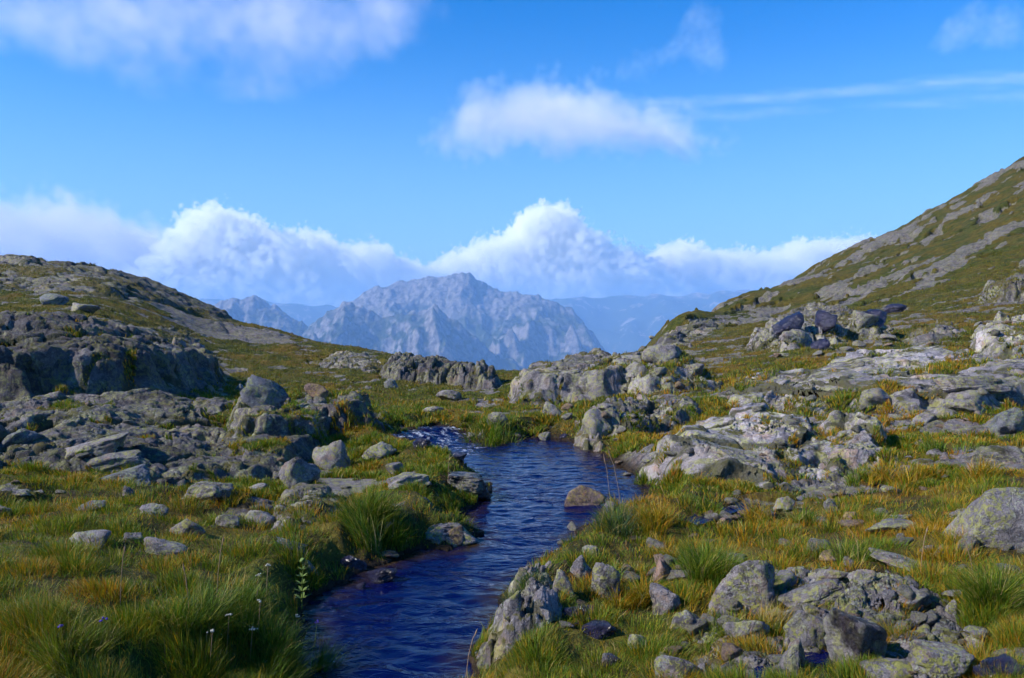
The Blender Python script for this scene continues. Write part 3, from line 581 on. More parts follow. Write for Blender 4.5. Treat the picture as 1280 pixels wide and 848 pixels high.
SP = [
 # right foreground
 (1262, 696, 150, 96, 'large pale grey boulder with yellow lichen at the right edge', dict(mat=M_ROCK, rough=.04, round_=10, tilt=(-.2, .1))),
 (931, 770, 72, 80, 'tall domed grey stone with a green tuft at its side', dict(mat=M_LICH, round_=9, dep=.7, top=1.1, tilt=(.1, 0.))),
 (1017, 757, 70, 34, 'smooth pale lens-shaped stone above the big purple block', dict(round_=8, tilt=(-.3, 0.))),
 (1039, 727, 38, 18, 'small rounded grey stone above the pale lens-shaped stone', dict(round_=9)),
 (1081, 729, 32, 21, 'small grey-violet wedge stone right of the rounded small stone', dict(round_=10)),
 (1130, 716, 80, 24, 'long thin pale slab leaning in the gold grass', dict(tilt=(.2, 0.), mat=M_LICH)),
 (1076, 832, 76, 90, 'big purple grey block with lichen and a wet flank', dict(mat=M_HALFWET, round_=10, dep=.7, top=.8, tilt=(.1, .15))),
 (1008, 812, 52, 60, 'narrow lichen-speckled stone beside the big purple block', dict(mat=M_LICH, dep=.7, tilt=(-.25, .1))),
 (1171, 848, 68, 54, 'round stone mottled with yellow-green lichen in the foreground', dict(mat=M_LICH, round_=8)),
 (1136, 764, 40, 28, 'squat grey stone right of the big purple block', dict()),
 (1206, 750, 44, 18, 'low pale stone nearly covered by gold grass', dict(mat=M_LICH)),
 (1108, 862, 58, 38, 'lichen-topped stone at the bottom edge beside the puddle', dict(mat=M_LICH)),
 (990, 862, 66, 60, 'half wet stone standing in the foreground puddle', dict(mat=M_HALFWET, dep=.7)),
 (857, 792, 44, 32, 'pale ragged stone on the near right bank', dict(mat=M_LICH, ang=.55)),
 (934, 804, 48, 40, 'split grey stone below the tall domed stone', dict(ang=.55)),
 (828, 728, 28, 36, 'upright tan stone in the tussocks of the right bank', dict(mat=M_RED)),
 (837, 766, 40, 40, 'violet grey stone tilted under the upright tan stone', dict(tilt=(-.4, .1))),
 (843, 856, 52, 38, 'dark lichen-spotted stone at the bottom edge of the right bank', dict(mat=M_LICH)),
 (1049, 622, 22, 16, 'small rounded stone in the gold grass below the pale rounded slab', dict()),
 (1111, 618, 30, 12, 'flat violet stone among stones in the gold grass', dict()),
 (981, 642, 30, 22, 'pale wedge-shaped stone leaning by the marshy pools', dict(tilt=(-.6, 0.), mat=M_LICH)),
 (1039, 644, 18, 18, 'small pale stone upright beside the orange stone', dict(mat=M_LICH)),
 (1063, 653, 16, 18, 'small orange-brown stone in the gold grass', dict(mat=M_RED)),
 (1118, 668, 72, 18, 'long flat pale slab lying in grass below a mossy stone', dict(round_=12, tilt=(-.12, 0.))),
 (1122, 655, 36, 14, 'mossy stone just behind the long flat pale slab', dict(mat=M_LICH)),
 (1128, 600, 24, 9, 'thin pale stone in the gold grass right of the pale rounded slab', dict()),
 (1214, 592, 24, 13, 'tan stone half hidden in the gold grass near the right edge', dict(mat=M_RED)),
 (974, 746, 36, 32, 'lichen-covered stone between the domed stone and the lens-shaped stone', dict(mat=M_LICH)),
 (1042, 708, 32, 17, 'flat tan stone in the turf above the small rounded stone', dict(mat=M_RED)),
 (1205, 650, 34, 13, 'low grey stone left of the large right-edge boulder', dict()),
 (1190, 770, 14, 20, 'small upright stone in grass above the round mottled stone', dict(mat=M_LICH)),
 (1224, 798, 32, 16, 'small flat stone in grass right of the round mottled stone', dict()),
 (1252, 856, 64, 42, 'dark wet slab at the bottom right corner', dict(mat=M_WET, tilt=(.3, .1))),
 (1012, 692, 22, 12, 'little pale stone beside the flat tan stone', dict()),
 (1180, 690, 26, 10, 'little flat stone below the low grey stone by the large boulder', dict()),
 (905, 660, 20, 12, 'small brown stone at the edge of the marshy pools', dict(mat=M_RED)),
 # right bank of the stream
 (724, 724, 30, 32, 'pale green-white lichen stone on the right bank', dict(mat=M_LICH)),
 (758, 750, 38, 48, 'tall pale stone standing on the right bank', dict(mat=M_ROCK, dep=.6)),
 (702, 742, 26, 30, 'rounded grey stone left of the tall pale bank stone', dict(round_=9)),
 (787, 722, 22, 20, 'small pinkish stone right of the tall pale bank stone', dict(mat=M_RED)),
 (738, 694, 24, 12, 'small flat stone hidden behind the lichen stone on the bank', dict()),
 (640, 774, 22, 34, 'narrow upright stone at the tip of the lumpy bank rock', dict(mat=M_LICH, dep=.6)),
 (716, 775, 36, 22, 'dark wet stone in the hollow of the right bank', dict(mat=M_WET)),
 (748, 800, 44, 26, 'dark wet stone below the hollow of the right bank', dict(mat=M_WET)),
 (762, 838, 34, 24, 'grey stone with dark flank near the bottom of the right bank', dict(mat=M_HALFWET)),
 (798, 812, 26, 20, 'small grey stone in the grass between bank and tussocks', dict()),
 # in the stream
 (727, 634, 56, 34, 'peaked stone with rusty left side standing in the stream bend', dict(mat=M_RED, ang=.5, dep=.7, tilt=(0., 0.), bury=.35, cone=.6)),
 (556, 680, 84, 46, 'broad flat-topped lichen stone jutting into the stream', dict(cone=.2, mat=M_LICH, dep=.9, bury=.25, top=.35, tilt=(.05, 0.))),
 (572, 684, 40, 26, 'small dark reddish stone against the broad lichen stone', dict(mat=M_RED, bury=.3)),
 (580, 620, 66, 40, 'grey ridged stone with wet brown foot beside the rapids', dict(mat=M_HALFWET, bury=.25, top=.4, tilt=(.1, 0.), dep=.9)),
 (514, 610, 62, 22, 'flat mossy slab left of the ridged stone by the rapids', dict(mat=M_LICH, dep=.8)),
 (477, 730, 38, 24, 'dark brown stone lying in the shallow water at the left bank', dict(mat=M_WET, bury=.3)),
 (486, 700, 24, 11, 'small pink-brown stone awash near the left bank', dict(mat=M_RED, bury=.3)),
 (452, 738, 14, 10, 'tiny wet pebble below the dark brown stone', dict(mat=M_WET, bury=.3)),
 (440, 716, 34, 22, 'wet dark stone under the big left bank tussock', dict(mat=M_WET)),
 (569, 578, 28, 15, 'black wet stone with white water in the rapids', dict(mat=M_WET, bury=.3)),
 (528, 562, 22, 14, 'black wet stone at the top of the rapids', dict(mat=M_WET, bury=.3)),
 (680, 551, 17, 11, 'small white stone at the far edge of the pool', dict(bury=.3)),
 (705, 550, 12, 7, 'tiny dark stone at the far edge of the pool', dict(mat=M_WET, bury=.3)),
 (645, 548, 14, 7, 'tiny brown stone on the far shore of the pool', dict(mat=M_RED)),
 # beyond the stream
 (742, 552, 46, 36, 'rounded pale boulder on the bank behind the pool', dict(round_=8)),
 (690, 524, 24, 20, 'tilted pale stone in grass below the pale cracked outcrop', dict()),
 (620, 533, 28, 17, 'grey stone on the grass hump behind the rapids', dict()),
 (565, 502, 38, 14, 'long pale stone on the meadow below the slaty outcrop', dict()),
 (540, 519, 28, 9, 'low flat stone in the meadow behind the rapids', dict()),
 (489, 486, 16, 13, 'small dark stone in the far meadow', dict(mat=M_BLUE)),
 (757, 514, 26, 9, 'thin stone in the grass slope under the cracked outcrop', dict()),
 (817, 582, 28, 14, 'pale stone in grass right of the pool', dict(mat=M_LICH)),
 (806, 600, 18, 10, 'small dark stone at the right edge of the pool', dict(mat=M_BLUE)),
 # left meadow
 (372, 606, 48, 34, 'pale slanted stone leaning below the blocky ledge', dict(mat=M_ROCK, tilt=(-.35, .0))),
 (421, 590, 56, 38, 'grey-green domed stone right of the pale slanted stone', dict(mat=M_LICH, round_=9)),
 (476, 574, 42, 22, 'low mossy stone on the grass above the flat mossy slab', dict(mat=M_LICH)),
 (498, 594, 28, 20, 'small pointed stone left of the rapids', dict()),
 (112, 686, 48, 26, 'dark-sided stone with a pale left face alone in the left meadow', dict(mat=M_LICH, ang=.55, dep=.8)),
 (167, 679, 24, 13, 'small light stone right of the dark-sided meadow stone', dict()),
 (232, 672, 44, 30, 'blade-shaped stone tilted upward in the left meadow', dict(tilt=(-.5, 0.), dep=.5)),
 (191, 646, 36, 16, 'low grey stone in the middle of the left meadow', dict()),
 (256, 628, 68, 30, 'wide lumpy grey stone below the stepped ledges', dict(ang=.55)),
 (158, 623, 18, 15, 'small boxy stone in the upper left meadow', dict(mat=M_LICH)),
 (202, 694, 58, 20, 'flat grey slab almost level with the grass in the left meadow', dict(mat=M_ROCK)),
 (285, 662, 30, 18, 'rounded grey stone left of the flat layered slab', dict(round_=8)),
 (320, 658, 50, 30, 'pale tilted slab left of the flat layered slab', dict(mat=M_LICH)),
 (357, 687, 50, 18, 'thin shelf stone below the flat layered slab', dict(mat=M_BLUE)),
 (386, 724, 28, 22, 'grey stone on the left bank beside the flower spike', dict(mat=M_BLUE)),
 (374, 700, 24, 16, 'dark stone sunk in the left bank above the flower spike', dict(mat=M_BLUE)),
 (26, 626, 38, 13, 'low pale stone near the left edge of the meadow', dict(mat=M_LICH)),
 (4, 646, 22, 14, 'grey stone cut by the left edge of the photo', dict()),
 (115, 640, 38, 15, 'dark flat stone under the stepped ledges', dict(mat=M_BLUE)),
 (320, 616, 26, 10, 'thin flat stone right of the wide lumpy stone', dict()),
 (230, 600, 36, 13, 'long brownish stone at the foot of the stepped ledges', dict(mat=M_RED)),
 (335, 508, 54, 34, 'blue-grey pointed boulder standing beside the cliff', dict(mat=M_BLUE, ang=.5, dep=.7)),
 (398, 498, 34, 20, 'dark reddish stone right of the blue-grey pointed boulder', dict(mat=M_RED)),
 (300, 490, 14, 9, 'small dark stone in the cliff shadow', dict(mat=M_BLUE)),
 (104, 391, 36, 13, 'white block lying on the turf of the left hill', dict(mat=M_LICH)),
 (68, 382, 32, 13, 'dark low stone left of the white block on the hill', dict(mat=M_BLUE)),
 (30, 560, 60, 24, 'tilted dark stone at the left end of the stepped ledges', dict(mat=M_BLUE, tilt=(-.2, 0.))),
 (120, 580, 104, 30, 'long pale slab slanting out of the ledges, uppermost of two', dict(mat=M_ROCK, tilt=(-.2, .15), dep=.5, top=.4)),
 (142, 590, 92, 28, 'long narrow slab slanting out of the ledges, lower of two', dict(mat=M_LICH, tilt=(-.2, .15), dep=.4)),
 (160, 606, 64, 24, 'dark split stone at the foot of the two slanting slabs', dict(mat=M_BLUE, tilt=(-.2, .1))),
 # right hillside
 (1158, 530, 36, 18, 'white rounded stone in the gold grass under the wide slabs', dict(round_=8)),
 (1210, 520, 62, 24, 'low pale slab stone right of the white rounded stone', dict(mat=M_ROCK)),
 (1262, 546, 66, 40, 'dark brown flat rock at the right edge above the gold grass', dict(mat=M_BLUE, tilt=(.0, .2))),
 (1216, 498, 92, 26, 'long smooth slab stone resting on the wide slabs near the right edge', dict(round_=10)),
 (990, 437, 28, 14, 'pale block under the wet dark faces on the right slope', dict()),
 (834, 452, 58, 24, 'rounded pale rock on the saddle left of the right hill', dict(round_=8)),
 (1098, 512, 44, 24, 'square pale stone on the slabs above the pale rounded slab', dict()),
 (868, 470, 28, 12, 'small pale stone behind the cracked outcrop', dict()),
 (990, 420, 36, 22, 'wet blue-black face, leftmost on the right slope', dict(mat=M_WET, slab=True)),
 (1028, 420, 26, 22, 'narrow wet blue-black face between two broader ones', dict(mat=M_WET, slab=True)),
 (1084, 424, 38, 26, 'broad wet blue-black face, rightmost on the right slope', dict(mat=M_WET, slab=True)),
 (1027, 438, 20, 12, 'small wet dark stone below the wet faces', dict(mat=M_WET, slab=True)),
 (1078, 412, 32, 26, 'upright pale block standing between the wet faces', dict(ang=.55)),
 (1118, 392, 20, 12, 'small wet dark stone high on the right slope', dict(mat=M_WET, slab=True)),
]
for u, v, w, h, lab, kw in SP:
    boulder(u, v, w, h, lab, group=BG, **kw)
# loose small stones: alike, so they share one label
protos = []
for k_ in range(12):
    p, f = rock_mesh(1, .85, .7, 900 + k_, 3, ang=.6, rough=.05); me = new_mesh('stone', p, tris=f, mat=(M_ROCK, M_LICH, M_ROCK, M_RED)[k_ % 4]); protos.append(me)
r2 = np.random.default_rng(5)
ns = 0
while ns < 200:
    zone = r2.random()
    if ns < 45: u = r2.uniform(790, 1290); v = r2.uniform(640, 846)
    elif zone < .55: u = r2.uniform(640, 1290); v = r2.uniform(510, 845)
    elif zone < .75: u = r2.uniform(780, 1290); v = r2.uniform(400, 540)
    else: u = r2.uniform(-10, 620); v = r2.uniform(470, 700)
    x, y, z = hit(u, v)
    j = np.searchsorted(SCOL, x / y) + c_lo; i = min(np.searchsorted(t_row, math.log(y)), NR - 1)
    if WSD[i, j] > .12: continue
    if zone >= .75 and pb[i, j] < .0: continue
    size = (r2.uniform(16, 36) if ns < 45 else r2.uniform(9, 22)) / F * y * (1.25 if y < 9 else 1)
    o = bpy.data.objects.new('stone', protos[ns % 12]); COL.objects.link(o)
    o.location = (x, y, z + size * .08); o.rotation_euler = (r2.uniform(-.3, .3), r2.uniform(-.3, .3), r2.uniform(0, 6.28)); o.scale = (size, size * r2.uniform(.7, 1), size * r2.uniform(.5, .9))
    tag(o, 'small loose grey stone half sunk in the turf', 'stone', 'small loose stones in the turf'); ns += 1

# ------------------------------------------------------------------ grass
def blades(P, H, Wd, ang, lean, colr, name, r):
    n = len(P); tt = np.array([0, .38, .74, 1.]); ww = np.array([1., .85, .55])
    yaw = r.uniform(0, 2 * math.pi, n); sx = np.cos(yaw) * Wd / 2; sy = np.sin(yaw) * Wd / 2
    lx = np.cos(ang) * lean * H; ly = np.sin(ang) * lean * H
    V = np.zeros((n, 7, 3)); Cc = np.zeros((n, 7, 4)); Cc[..., 3] = 1
    for i in range(4):
        t = tt[i]; b = t * t
        cx = P[:, 0] + lx * b; cy = P[:, 1] + ly * b; cz = P[:, 2] + H * t * (1 - .38 * np.minimum(lean, 1.3) * t)
        cc = colr * (1.0 if i else .9)
        if i < 3:
            V[:, 2 * i] = np.stack([cx - sx * ww[i], cy - sy * ww[i], cz], 1); V[:, 2 * i + 1] = np.stack([cx + sx * ww[i], cy + sy * ww[i], cz], 1)
            Cc[:, 2 * i, :3] = cc; Cc[:, 2 * i + 1, :3] = cc
        else:
            V[:, 6] = np.stack([cx, cy, cz], 1); Cc[:, 6, :3] = cc * 1.1
    b = np.arange(n)[:, None] * 7
    q = np.concatenate([b + np.array([[0, 1, 3, 2]]), b + np.array([[2, 3, 5, 4]])]); t3 = b + np.array([[4, 5, 6]])
    me = new_mesh(name, V.reshape(-1, 3), quads=q, tris=t3, mat=M_GRASS)
    attr(me, 'col', Cc.reshape(-1, 4), 'FLOAT_COLOR'); return me
PAL = dict(green=np.array([.095, .165, .008]), deep=np.array([.042, .088, .007]), olive=np.array([.185, .185, .012]), gold=np.array([.38, .225, .010]),
           orange=np.array([.35, .145, .008]), straw=np.array([.34, .26, .10]), blue=np.array([.045, .085, .035]))
def pick(r, n, names, probs):
    c = np.array([PAL[a] for a in names])[r.choice(len(names), n, p=np.array(probs) / sum(probs))]
    return c * r.uniform(.7, 1.3, (n, 1)) * r.uniform(.92, 1.08, (n, 3))

def scatter(y0, y1, n, hscale, wpx, r, nm, lab=None):
    rows = (YR[:, 100] > y0) & (YR[:, 100] < y1)
    i0, i1 = np.where(rows)[0][[0, -1]]
    c0, c1 = c_lo + 2, c_lo + len(SCOL) - 2
    S = (slice(i0, i1), slice(c0, c1))
    z = TOP[S]; y = YR[S]
    dtr = np.gradient(t_row)[i0:i1][:, None]
    wgt = (1 / y) * dtr + .25 * np.abs(np.gradient((z - CAMZ) / y, axis=0))
    ok = (dwn[S] > .03) & (ROCK[S] < .45)
    crev = (pb[S] > .12) & (ROCK[S] >= .45) & (OUTM[S] > .5) & (YR[S] > 3)     # a little grass in joints
    f1, f2, dx, dy, ci, cj = vor(PX[S] / .40 + .25 * fbm(PX[S], PY[S], 131), PY[S] / .40 + .25 * fbm(PX[S], PY[S], 132), 133)
    cellr = _h(ci, cj, 4, 77)
    tuft = np.clip(1.3 - f1 * 1.4, .26, 1) * (.35 + .65 * cellr)
    wgt = wgt * ok * tuft * (1 - .45 * sst(.1, .45, fbm(PX[S] / .8, PY[S] / .8, 137, 3)) * sst(0., 2., PX[S]))
    # taller on the left foreground bank
    cum = np.cumsum(wgt.ravel()); k_ = np.searchsorted(cum, r.random(n) * cum[-1]); k_ = np.minimum(k_, wgt.size - 1)
    jx = r.uniform(-.5, .5, n); jy = r.uniform(-.5, .5, n)
    y_ = y.ravel()[k_]; th_ = SCOL[1] - SCOL[0]
    yy = y_ * np.exp(jy * np.broadcast_to(dtr, y.shape).ravel()[k_]); s = SS[S].ravel()[k_] + jx * th_
    x_ = s * yy
    tall = sst(-.1, -1.0, x_) * sst(5.4, 3.9, yy)
    tf = tuft.ravel()[k_]
    H = hscale * (.35 + 1.25 * tf) * r.uniform(.55, 1.25, n) * (1 + 1.3 * tall) * np.clip(.75 + yy / 30, .75, 1.5)
    H = H * (1 + .15 * sst(0, 1, x_) * sst(.0, .5, fbm(x_ / .9, yy / .9, 139, 2)))
    dxx = dx.ravel()[k_]; dyy = dy.ravel()[k_]
    ang = np.arctan2(dyy, dxx) + r.normal(0, .7, n); lean = np.clip(.25 + .6 * f1.ravel()[k_] + r.normal(0, .2, n), .05, 1.4)
    g = np.clip(.75 * GOLD[S].ravel()[k_] + (1.15 - .85 * sst(10, 26, yy)) * (_h(ci.ravel()[k_], cj.ravel()[k_], 9, 3) - .5), 0, 1)
    q = r.random(n)
    cA = pick(r, n, ['green', 'deep', 'olive', 'straw', 'gold'], [.34, .20, .34, .04, .08]); cB = pick(r, n, ['gold', 'orange', 'olive', 'green', 'straw'], [.36, .28, .20, .08, .08])
    colr = np.where((q < g * 1.05)[:, None], cB, cA)
    fw = (sst(16, 30, yy) * .7)[:, None]; colr = colr * (1 - fw) + fw * np.array([.10, .095, .014])
    P = np.stack([x_, yy, z.ravel()[k_] - .015], 1)
    Wd = np.maximum(.0028, wpx * yy / F) * r.uniform(.7, 1.3, n)
    me = blades(P, H, Wd, ang, lean, colr, nm, r)
    return tag(link(nm, me), kind='stuff')
rg = np.random.default_rng(21)
scatter(1.9, 9.0, 540000, .088, .68, rg, 'meadow_grass')
scatter(9.0, 22.0, 250000, .075, .85, rg, 'meadow_grass')
scatter(22.0, 60.0, 150000, .055, .8, rg, 'hillside_grass')

def tussock(u, v, w, h, lab, cols, probs, n=700):
    x, y, z = hit(u, v); r = np.random.default_rng(int(u * 7 + v))
    R = w / F * y * .5; Hm = h / F * y
    n = int(1.4 * n * min(1.8, max(.5, w * h / 5000)))
    a = r.uniform(0, 2 * math.pi, n); d = np.sqrt(r.random(n)) * .55
    yc = y + R * .5; xc = x
    ns_ = 6; sc_ = r.normal(0, .34, (ns_, 2)); si = r.integers(0, ns_, n); sh = r.uniform(.6, 1.1, ns_)[si]; sb = r.normal(0, .45, (ns_, 2))[si]
    bx = (np.cos(a) * d * .62 + sc_[si, 0]) * R; by = (np.sin(a) * d * .55 + sc_[si, 1]) * R
    zz = surf(xc + bx, yc + by); zz = np.minimum(zz, z + .25) - z
    H = Hm * sh * r.uniform(.35, 1.15, n) * (1 - .35 * d); ang = np.arctan2(np.sin(a) * d + sb[:, 1] + .3 * sc_[si, 1], np.cos(a) * d + sb[:, 0] + .3 * sc_[si, 0]) + r.normal(0, .7, n); lean = np.clip(.2 + 1.1 * d + r.normal(0, .18, n), .05, 1.3)
    lean = np.minimum(lean, 1.1 * R / Hm + .1)
    P = np.stack([bx, by, zz - .02], 1); Wd = np.maximum(.0025, .75 * y / F) * r.uniform(.7, 1.3, n)
    me = blades(P, H, Wd, ang, lean, np.where((r.random(n) < .12)[:, None], pick(r, n, ['straw', 'olive'], [.5, .5]), pick(r, n, cols, probs)), 'grass_tussock', r)
    tag(link('grass_tussock', me, (xc, yc, z)), lab, 'grass tussock', 'grass tussocks along the stream')
GR = (['green', 'deep', 'olive', 'straw'], [.5, .25, .22, .03]); GD = (['gold', 'olive', 'orange', 'green'], [.4, .3, .15, .15]); BL = (['blue', 'green', 'straw'], [.7, .2, .1])
for u, v, w, h, lab, (c_, p_), n in [
 (470, 690, 112, 60, 'big drooping green tussock overhanging the left bank', GR, 1300),
 (612, 556, 84, 36, 'green grass hump parting the water above the rapids', GR, 700),
 (770, 668, 90, 56, 'blue-green tussock at the water edge by the peaked stone', BL, 800),
 (825, 668, 80, 50, 'yellow-green tussock right of the blue-green waterside tussock', GD, 800),
 (892, 730, 100, 78, 'large dark green tussock above the tall domed stone', GR, 1100),
 (948, 742, 42, 52, 'small upright green tuft beside the domed stone', GR, 400),
 (1066, 704, 78, 52, 'bushy green tussock below the long flat pale slab', GR, 800),
 (1112, 658, 60, 40, 'bright green tussock left of the long flat pale slab', GR, 500),
 (1172, 660, 44, 36, 'fresh green tuft right of the long flat pale slab', GR, 400),
 (972, 796, 56, 54, 'straw-coloured tuft spraying over the split grey stone', (['straw', 'gold', 'olive'], [.5, .3, .2]), 500),
 (660, 728, 64, 30, 'bluish low tuft at the tip of the right bank', BL, 500),
 (634, 756, 34, 28, 'small bluish tuft above the narrow upright stone', BL, 300),
 (800, 760, 66, 58, 'green and gold tussock on the right bank behind the tall pale stone', GD, 700),
 (690, 842, 50, 34, 'bright green tuft at the foot of the lumpy bank rock', GR, 400),
 (1262, 770, 90, 84, 'tall green grass clump below the large right-edge boulder', GR, 900),
 (880, 610, 50, 26, 'gold tuft beside the marshy pools', GD, 350),
 (950, 655, 60, 40, 'orange-gold tussock right of the marshy pools', GD, 500),
 (1140, 610, 90, 40, 'wide gold tussock under the pale rounded slab', GD, 700),
 (1240, 600, 90, 40, 'wide gold tussock near the right edge of the slope', GD, 700),
 (810, 600, 36, 26, 'rounded green tussock on the right shore of the pool', GR, 350),
 (825, 700, 44, 34, 'gold tussock above the upright tan stone', GD, 400),
 (268, 820, 150, 90, 'dense dark green grass clump in the left foreground', (['deep', 'green', 'olive'], [.5, .35, .15]), 1300),
 (350, 846, 90, 80, 'dark grass clump overhanging the stream in the left foreground', (['deep', 'green'], [.7, .3]), 1000),
 (70, 826, 130, 80, 'yellow-green grass clump in the left corner foreground', (['olive', 'green', 'straw'], [.5, .4, .1]), 1200),
 (1020, 700, 60, 34, 'green tuft just left of the flat tan stone in the near turf', GR, 500),
 (870, 690, 56, 34, 'orange tuft left of the large dark green tussock', GD, 400),
 (1010, 660, 70, 36, 'green tussock between the marshy pools and the long flat pale slab', GR, 600),
 (1200, 690, 70, 40, 'orange-gold tussock at the left foot of the large right-edge boulder', GD, 500),
 (905, 800, 60, 44, 'mixed green tussock between the pale ragged stone and the split grey stone', GR, 600),
 (1128, 800, 50, 40, 'gold tuft between the big purple block and the round mottled stone', GD, 400),
 (1230, 840, 70, 54, 'gold and green tuft right of the round mottled stone', GD, 500),
 (770, 730, 50, 40, 'green tuft between the two pinkish and pale bank stones', GR, 400),
 (740, 650, 60, 34, 'green tuft on the bank just below the peaked stone', BL, 500),
 (890, 640, 44, 22, 'small green tuft between two marshy pools', GR, 300),
 (1080, 610, 60, 28, 'green-gold tussock under the foot of the pale rounded slab', GR, 400),
 (1190, 570, 80, 30, 'green tussock behind the wide gold ones on the right slope', GR, 500),
]: tussock(u, v, w, h, lab, c_, p_, n)

# dry stalks and flowers
def tube(pts, rad, seg=6):
    pts = np.asarray(pts, float); n = len(pts); V = []
    for i in range(n):
        d = pts[min(i + 1, n - 1)] - pts[max(i - 1, 0)]; d /= np.linalg.norm(d) + 1e-9
        a = np.cross(d, (0, 1, 0.1)); a /= np.linalg.norm(a) + 1e-9; b = np.cross(d, a)
        rr = rad[i] if np.ndim(rad) else rad
        for k_ in range(seg): V.append(pts[i] + rr * (math.cos(2 * math.pi * k_ / seg) * a + math.sin(2 * math.pi * k_ / seg) * b))
    q = [[i * seg + k_, i * seg + (k_ + 1) % seg, (i + 1) * seg + (k_ + 1) % seg, (i + 1) * seg + k_] for i in range(n - 1) for k_ in range(seg)]
    return np.array(V), np.array(q)
def flat(name, c, rough=.6, tr=0.):
    k = NT(name); v = obj_vec(k); n = k.noise(v, 60, 3)
    cc = k.mix(n, tuple(x * .7 for x in c), tuple(min(1, x * 1.25) for x in c)); finish(k, cc, None, rough, spec=.2); return k.m
M_STEM = flat('green_stem', (.10, .15, .03)); M_DRY = flat('dry_stalk', (.26, .17, .10)); M_WHITE = flat('white_petal', (.42, .40, .33)); M_PURP = flat('violet_petal', (.09, .05, .30)); M_LEAF = flat('pale_leaf', (.11, .16, .035))
def leaf_mesh(L, W, n=5):
    t = np.linspace(0, 1, n); w = np.sin(np.pi * (t * .92 + .04)) * W / 2
    V = []; 
    for i in range(n):
        V += [(-w[i], t[i] * L, .25 * L * t[i] - .35 * L * t[i] ** 2), (0, t[i] * L, .25 * L * t[i] - .35 * L * t[i] ** 2 - .08 * W), (w[i], t[i] * L, .25 * L * t[i] - .35 * L * t[i] ** 2)]
    q = [[3 * i + a, 3 * i + a + 1, 3 * i + a + 4, 3 * i + a + 3] for i in range(n - 1) for a in (0, 1)]
    return np.array(V), np.array(q)
def empty(name, loc):
    o = bpy.data.objects.new(name, None); COL.objects.link(o); o.location = loc; o.empty_display_size = .05; return o
# pale flower spike on the left bank
x, y, z = hit(377, 762)
e = tag(empty('flower_spike', (x, y, z)), 'pale green flower spike with leaf whorls on the left stream bank', 'wild flower')
Hs = 62 / F * y
V, q = tube([(0, 0, -.03), (.006, 0, Hs * .4), (.012, 0, Hs * .8), (.01, 0, Hs)], [.006, .005, .004, .002]); link('stem', new_mesh('stem', V, quads=q, mat=M_STEM), parent=e)
lv, lq = leaf_mesh(.085, .026)
for lvl in range(6):
    for a in range(5):
        o = link('leaf', bpy.data.meshes.get('leaf') or new_mesh('leaf', lv, quads=lq, mat=M_LEAF), (.01 * lvl / 6, 0, Hs * (.2 + .15 * lvl)), e)
        o.rotation_euler = (.55, 0, a * 1.257 + lvl * .6); o.scale = (1 - .1 * lvl,) * 3
fv, ff = rock_mesh(.045, .045, .055, 77, 3, rough=.15); link('flower_head', new_mesh('flower_head', fv, tris=ff, mat=M_LEAF), (.01, 0, Hs), e)
# white and violet flowers
fl = [(283, 815, 46, 'white flower head in the left foreground, leftmost of the white ones', M_WHITE), (262, 838, 44, 'white flower head lowest in the left foreground corner', M_WHITE), (322, 806, 50, 'white flower head on a tall stem in the dark grass clump', M_WHITE),
      (312, 826, 42, 'white flower head low in the dark foreground grass', M_WHITE), (368, 818, 50, 'white flower head nearest the stream', M_WHITE),
      (332, 748, 44, 'brownish white seed head left of the flower spike', M_WHITE), (320, 760, 40, 'pale seed head below the brownish seed head', M_WHITE),
      (72, 818, 26, 'violet bellflower low in the grass of the left corner', M_PURP), (126, 808, 24, 'violet bellflower right of the first bellflower in the meadow', M_PURP), (393, 806, 30, 'violet bellflower over the water at the left bank', M_PURP)]
for i, (u, v, h, lab, mt) in enumerate(fl):
    x, y, z = hit(u, v + 6); Hh = max(h / F * y, .16) * 1.1
    e = tag(empty('meadow_flower', (x, y, z)), lab, 'wild flower', 'wild flowers in the foreground grass')
    V, q = tube([(0, 0, -.02), (.01, .0, Hh * .5), (.02, 0, Hh)], .0022, 5); link('stem', new_mesh('stem', V, quads=q, mat=M_STEM if mt is M_PURP else M_DRY), parent=e)
    r = np.random.default_rng(i); VV = []; TT = []
    fd, ft = ICO[3]
    for c_ in range(9 if mt is M_WHITE else 5):
        rr = .0045 if mt is M_WHITE else .006; off = r.normal(0, .009, 3) * (1, 1, .5)
        b = len(VV) * len(fd); VV.append(fd * rr * (1 + .3 * noise3(fd[:, 0] * 3 + c_, fd[:, 1] * 3, fd[:, 2] * 3, 5))[:, None] + off + (.02, 0, Hh)); TT.append(ft + b)
    link('flower_head', new_mesh('flower_head', np.concatenate(VV), tris=np.concatenate(TT), mat=mt), parent=e)
ds = [(764, 652, 82, -.12, 'thin dry stalk rising in front of the stream bend, left one'), (778, 655, 92, -.2, 'thin dry stalk rising in front of the stream bend, right one'), (582, 848, 60, .25, 'dry bent stalk at the stream foot in the foreground'),
      (270, 760, 90, .12, 'tall dry stalk leaning right over the left meadow'), (238, 790, 84, -.1, 'tall dry stalk at the middle of the left foreground'), (150, 760, 76, .1, 'dry stalk in the open left meadow'),
      (560, 610, 40, .05, 'dry stalk beside the ridged stone of the rapids'), (1150, 720, 60, .15, 'dry stalk above the squat grey stone'), (1218, 730, 66, -.3, 'dry stalk bending left by the large boulder')]
